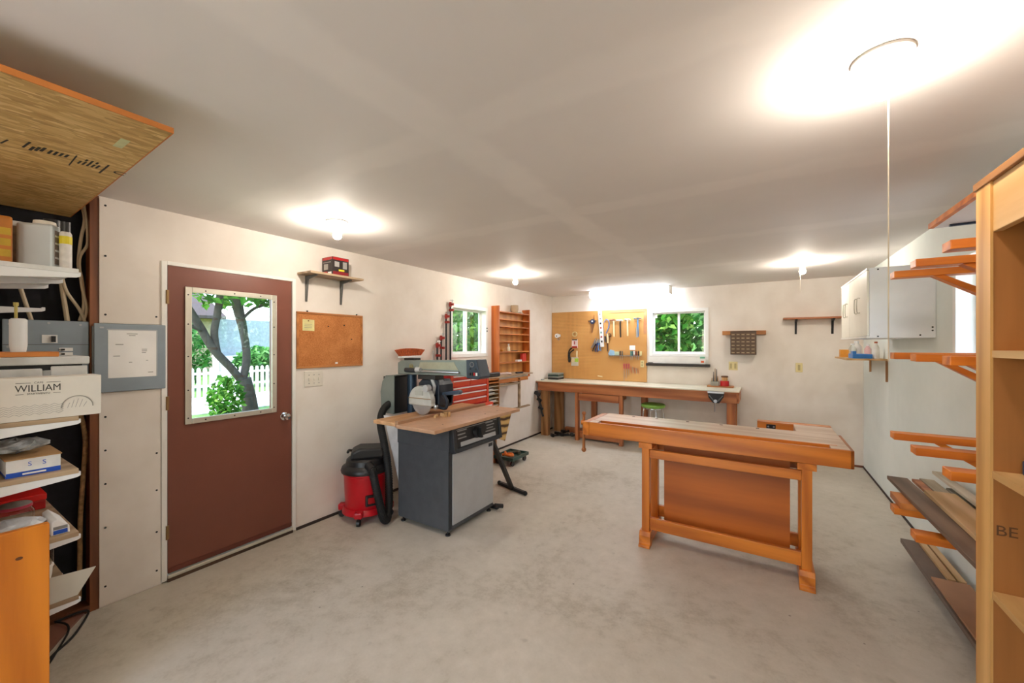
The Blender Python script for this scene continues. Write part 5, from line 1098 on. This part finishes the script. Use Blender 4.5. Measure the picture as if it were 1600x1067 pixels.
for lab, pts, r, m in cb_: tag(MB().tube(pts, r, 8).build('wall_cable', m, smooth=True), lab, 'cable', 'cables in the stud bay')

def bracket_shelf(lab, z, m, xs=(-2.585, -2.92, -3.25), board=True, yt=.465, lipm=M_WHITEP):
    t = thing('bracket_shelf', lab, 'shelf', (-2.98, .3, z))
    if board: B(-3.315 if z > 1.1 else -3.39, -2.575, .121, yt - .005, z, z + .02).build('board', m, t, bevel=.002)
    for x in xs: MB().prism([(.121, z - .055), (.121, z), (yt - .012, z), (yt - .012, z + .006), (yt + .002, z + .006), (yt + .002, z - .012), (yt - .01, z - .018)], x - .007, x + .007, 'x').build('bracket', lipm, t, bevel=.002)
bracket_shelf('white painted shelf on white brackets, topmost at left', 1.878, mat('white_shelf_board', 'e6e8e8', .45))
bracket_shelf('bare white bracket below the white shelf', 1.757, None, (-3.29,), False, .46)
bracket_shelf('wooden shelf carrying the printed box and printer', 1.225, M_SHELFB)
bracket_shelf('wooden shelf carrying the blue and white box', .99, M_SHELFB)
bracket_shelf('wooden shelf carrying the red box and glass jar', .71, M_SHELFB)
bracket_shelf('lowest wooden shelf at left carrying the paper sheet', .428, M_SHELFB)
# top shelf goods
Z1 = 1.898
t = thing('metal_can', 'grey rectangular solvent can with screw lid on the top shelf', 'can', (-2.72, .372, Z1), .95)
MB().box(-.06, .06, -.045, .045, 0, .195).build('body', mat('grey_tin_paint', 'c9d2d6', .35, .2, var=.03), t, bevel=.01); MB().box(.0605, .0612, -.036, .036, .02, .17).build('label', mat('brown_label', '8f7d72', .6, var=.2, vs_=30), t); MB().cyl((.01, 0, .195), (.01, 0, .212), .036, .034, 18).build('lid', M_CREAMW, t, True)
for k in range(4): MB().box(.0612, .0616, -.034, .034, .045 + k * .032, .053 + k * .032).build('label_stripe', M_PAPER, t)
t = thing('white_canister', 'white lidded canister left of the grey can', 'canister', (-2.84, .315, Z1)); MB().lathe([(.001, 0), (.04, 0), (.04, .19), (.001, .19)], (-2.84, .315, Z1), 20).build('body', mat('tan_printed_can', 'a8988a', .5, var=.25, vs_=25), t, True); MB().lathe([(.001, .19), (.043, .19), (.043, .212), (.001, .212)], (-2.84, .315, Z1), 20).build('lid', M_WHITEP, t, True)
t = thing('orange_tin', 'orange rectangular tin at the far left of the top shelf', 'tin', (-2.70, .235, Z1)); B(-2.76, -2.66, .15, .285, Z1, Z1 + .20).build('body', mat('orange_tin_paint', 'd98a3a', .4), t, bevel=.008)
for z in (.03, .075, .12): B(-2.6605, -2.6595, .25, .28, Z1 + z, Z1 + z + .03).build('label', mat('yellow_label', 'd8b43a', .5), t)
t = thing('spray_can', 'black capped spray can behind the grey can', 'spray can', (-2.86, .452, Z1)); MB().lathe([(.001, 0), (.033, 0), (.033, .17), (.027, .185), (.001, .185)], (-2.86, .425, Z1), 18).build('body', M_BLACK, t, True); MB().cyl((-2.86, .425, Z1 + .185), (-2.86, .425, Z1 + .255), .03, n=18).build('cap', M_BLACK, t, True)
t = thing('spray_can', 'white and yellow labelled spray can beside the grey can', 'spray can', (-2.66, .432, Z1)); MB().lathe([(.001, 0), (.020, 0), (.020, .16), (.016, .17), (.001, .17)], (-2.66, .434, Z1), 18).build('body', mat('white_label_can', 'dcd8d4', .4, var=.1, vs_=30), t, True)
MB().lathe([(.001, .17), (.016, .17), (.016, .215), (.001, .215)], (-2.66, .434, Z1), 16).build('cap', M_BLACK, t, True); MB().lathe([(.0203, .115), (.0206, .115), (.0206, .15), (.0203, .15)], (-2.66, .434, Z1), 18).build('yellow_band', M_YEL, t)
# printer shelf
Z2 = 1.245
pr = thing('printer', 'grey and white printer behind the printed box', 'printer', (-2.88, .33, Z2)); B(-3.05, -2.735, .13, .515, Z2, Z2 + .20).build('body', mat('printer_grey', 'c3c5c6', .45), pr, bevel=.006)
B(-3.06, -2.722, .121, .522, Z2 + .225, Z2 + .262).build('lid', mat('printer_white', 'd6d8d8', .4), pr, bevel=.006); B(-3.04, -2.74, .14, .50, Z2 + .20, Z2 + .225).build('gap', M_IRON, pr)
B(-2.735, -2.722, .13, .375, Z2 + .16, Z2 + .21).build('front_tray', mat('printer_white', 'd6d8d8'), pr, bevel=.006); B(-2.735, -2.725, .40, .515, Z2 + .14, Z2 + .218).build('corner_cover', mat('printer_white', 'd6d8d8'), pr, bevel=.004)
tag(B(-2.95, -2.724, .125, .425, Z2 + .262, Z2 + .284).build('flat_board', M_RACKW, bevel=.003), 'flat brown board lying on the printer', 'board')
wh = thing('white_holder', 'white plastic holder with a yellow stick standing on the printer board', 'holder', (-2.75, .305, Z2 + .284)); MB().lathe([(.001, 0), (.022, 0), (.026, .03), (.026, .14), (.02, .147), (.001, .147)], (-2.755, .31, Z2 + .284), 18).build('holder', M_WHITEP, wh, True)
MB().prism([(.272, .02), (.29, .01), (.30, .14), (.288, .145)], -2.745, -2.735, 'x') and MB().cyl((-2.75, .303, Z2 + .40), (-2.75, .303, Z2 + .50), .005, n=8).cyl((-2.75, .303, Z2 + .485), (-2.75, .303, Z2 + .50), .008, n=8).build('stick', mat('olive_yellow', 'b8a85a', .5), wh)
bxx = thing('cardboard_box', 'white cardboard coffee box with printed name on the shelf', 'box', (-2.63, .33, Z2)); bo = B(-2.70, -2.572, .125, .530, Z2 + .001, Z2 + .178).build('carton', M_CARD, bxx, bevel=.002)
fx = -2.5718
text('lettering', 'WILLIAM', .040, (fx, .3435, 1.378), RX, M_INK, bo, ext=.0004, sx=.80)
text('lettering', 'CAFE', .011, (fx, .3435, 1.402), RX, M_INK, bo, ext=.0004); text('lettering', 'SPARTIVENTO', .010, (fx, .3435, 1.356), RX, M_INK, bo, ext=.0004, sx=1.0)
for y0, y1, z in ((.282, .322, 1.401), (.365, .405, 1.401), (.282, .303, 1.355), (.384, .405, 1.355)): B(fx - .0003, fx + .0004, y0, y1, z, z + .0018).build('rule', M_INK, bo)
for k in range(5):
    pts = [(fx, .13 + i * .0135, 1.272 + k * .0085 + (.004 if i % 2 else -.004)) for i in range(22)]
    for a, b in zip(pts, pts[1:]): pass
    MB().tube(pts, .0006, 4, 2).build('wave_line', M_PRINT, bo)
MB().tube([(fx, .455 + .048 * math.cos(a), 1.285 + .05 * math.sin(a)) for a in [PI * i / 14 for i in range(15)]], .0026, 4, 2).build('arc_lettering', mat('pale_grey_print', 'a09c94', .8), bo)
for k in range(5): MB().bar((fx, .425 + k * .012, 1.285), (fx, .432 + k * .013, 1.292 + .03 * math.sin(PI * (k + 1) / 6)), .0012, .0006, (1, 0, 0)).build('hatch_line', M_PRINT, bo)
# second shelf
t = thing('parts_box', 'white and blue carton on the second wooden shelf', 'box', (-2.68, .3, 1.01)); c = B(-2.86, -2.615, .262, .412, 1.011, 1.082).build('carton', mat('white_blue_carton', 'e3e4e6', .5), t, bevel=.001)
B(-2.615, -2.6142, .262, .412, 1.011, 1.031).build('blue_band', M_BLUE, c); B(-2.86, -2.615, .2612, .262, 1.011, 1.02).build('blue_band', M_BLUE, c); B(-2.6142, -2.6138, .305, .37, 1.017, 1.024).build('print', M_PAPER, c)
for y in (.325, .365): text('mark', 'S', .026, (-2.6145, y, 1.058), RX, M_BLUE, c, ext=.0004)
B(-2.86, -2.612, .258, .416, 1.082, 1.086).build('lid', M_CARDK, c)
bg2 = MB(); R = random.Random(8); bg2.sphere((0, 0, 0), .055, 14, 1.2, 1.6, .55)
for i in range(len(bg2.v)): bg2.v[i] = bg2.v[i] * R.uniform(.75, 1.2) + Vector((-2.73, .30, 1.125))
tag(bg2.build('plastic_bag', mat('glossy_clear_bag', 'b9bfc4', .15, var=.35, vs_=25)), 'crumpled clear plastic bag on the blue and white carton', 'plastic bag')
tag(MB().cyl((-2.80, .425, 1.05), (-2.80, .475, 1.06), .02, .018, 12).build('clear_tube', M_BAG), 'clear plastic tube sticking out beside the carton', 'tube') if False else None
# third shelf
t = thing('red_box', 'red tin box with lid on the third wooden shelf', 'box', (-3.2, .3, .73)); B(-3.34, -3.08, .13, .435, .731, .775).build('body', M_RED, t, bevel=.004); B(-3.343, -3.077, .127, .438, .776, .808).build('lid', mat('bright_red_lid', 'd8221e', .4), t, bevel=.004)
t = thing('glass_jar', 'wide glass jar with red rimmed lid on the third shelf', 'jar', (-2.87, .30, .73)); MB().lathe([(.001, .731), (.055, .731), (.062, .74), (.062, .80), (.05, .82), (.001, .82)], (-2.87, .31, 0), 24).build('glass', M_JAR, t, True)
MB().lathe([(.001, .82), (.052, .82), (.054, .835), (.05, .838), (.001, .838)], (-2.87, .31, 0), 24).build('lid', mat('grey_lid', 'a8a29a', .4, .3), t, True); MB().lathe([(.0541, .822), (.056, .822), (.056, .834), (.0541, .834)], (-2.87, .31, 0), 24).build('lid_rim', mat('pink_red_rim', 'c03a52', .4), t); MB().lathe([(.001, .733), (.05, .733), (.048, .755), (.001, .76)], (-2.87, .31, 0), 16).build('contents', mat('brass_bits', 'b08a48', .5, var=.4, vs_=60), t)
bg3 = MB().sphere((0, 0, 0), .07, 16, 1.0, 1.5, .45)
for i in range(len(bg3.v)): bg3.v[i] = bg3.v[i] * R.uniform(.8, 1.18) + Vector((-2.70, .27, .782))
tag(bg3.build('plastic_bag', mat('milky_bag', 'd2d5da', .35, var=.12, vs_=30)), 'crumpled milky plastic bag in front of the glass jar', 'plastic bag')
t = thing('paper_packet', 'white packet with blue label at the shelf end', 'packet', (-2.70, .41, .73)); MB().prism([(.382, .731), (.438, .731), (.436, .76), (.40, .80), (.384, .79)], -2.80, -2.60, 'x').build('packet', M_PAPER, t, bevel=.003)
B(-2.60, -2.5992, .388, .43, .735, .752).build('blue_label', M_BLUE, t); B(-2.60, -2.5992, .388, .43, .755, .768).build('grey_label', M_PRINT, t)
# lowest shelf
t = thing('cup', 'white cup behind the leaning paper sheet', 'cup', (-2.75, .36, .45)); MB().lathe([(.001, .449), (.03, .449), (.042, .52), (.045, .56), (.040, .56), (.036, .53), (.001, .46)], (-2.75, .365, 0), 20).build('body', M_PORC, t, True)
MB().lathe([(.042, .552), (.048, .556), (.048, .562), (.042, .566)], (-2.75, .365, 0), 20).build('rim', M_PORC, t)
t = thing('glass_bottle', 'dark glass bottle at the back of the lowest shelf', 'bottle', (-3.0, .44, .45)); MB().lathe([(.001, .449), (.05, .449), (.05, .58), (.02, .63), (.02, .66), (.001, .66)], (-3.0, .40, 0), 18).build('body', M_JAR, t, True); MB().cyl((-3.0, .40, .66), (-3.0, .40, .675), .022, n=12).build('cap', M_WHITEP, t)
sh_ = MB().prism([(.30, .452), (.455, .452), (.512, .552), (.30, .572)], -2.572, -2.569, 'x')
tag(sh_.build('paper_sheet', mat('greyish_paper', 'd5d3c8', .7, var=.06, vs_=4)), 'large grey-white paper sheet leaning on the lowest shelf edge', 'paper')
tag(MB().tube([(-3.30, .50, .03), (-3.31, .58, .03), (-3.30, .625, .022), (-3.22, .60, .02), (-3.10, .53, .008), (-3.02, .46, .007), (-2.95, .41, .007)], .006, 6).tube([(-3.31, .50, .03), (-3.22, .53, .03), (-3.14, .52, .022), (-3.04, .47, .007), (-2.93, .42, .007), (-2.86, .37, .007)], .005, 6).build('extension_cable', M_RUBBER, smooth=True), 'loose black power cord on the floor under the shelves', 'cord')
tag(MB().prism([(-3.319, .30), (-3.05, .30), (-3.05, .44), (-3.15, .50), (-3.319, .615)], 0, .014, 'z').build('floor_plank', wood('worn_red_plank', '9a6a58', '6a4438', 'x', .7)), 'worn reddish plank on the floor in the stud bay', 'plank')
pnl = thing('pine_panel', 'varnished orange pine panel with knot at the lower left', 'panel', (-2.41, 0, 0))
B(-2.43, -2.40, -.45, .349, 0, .852).build('panel', M_PINEO, pnl, bevel=.003); MB().lathe([(.001, -.0004), (.008, -.0004), (.008, .0008), (.001, .0008)], (-2.40, .272, .745), 14, 'x', 1.2, .8).build('knot', mat('dark_knot', '5a2f10', .5), pnl)
B(-2.60, -2.43, -.45, -.42, 0, .852).build('rear_foot', M_PINEO, pnl)
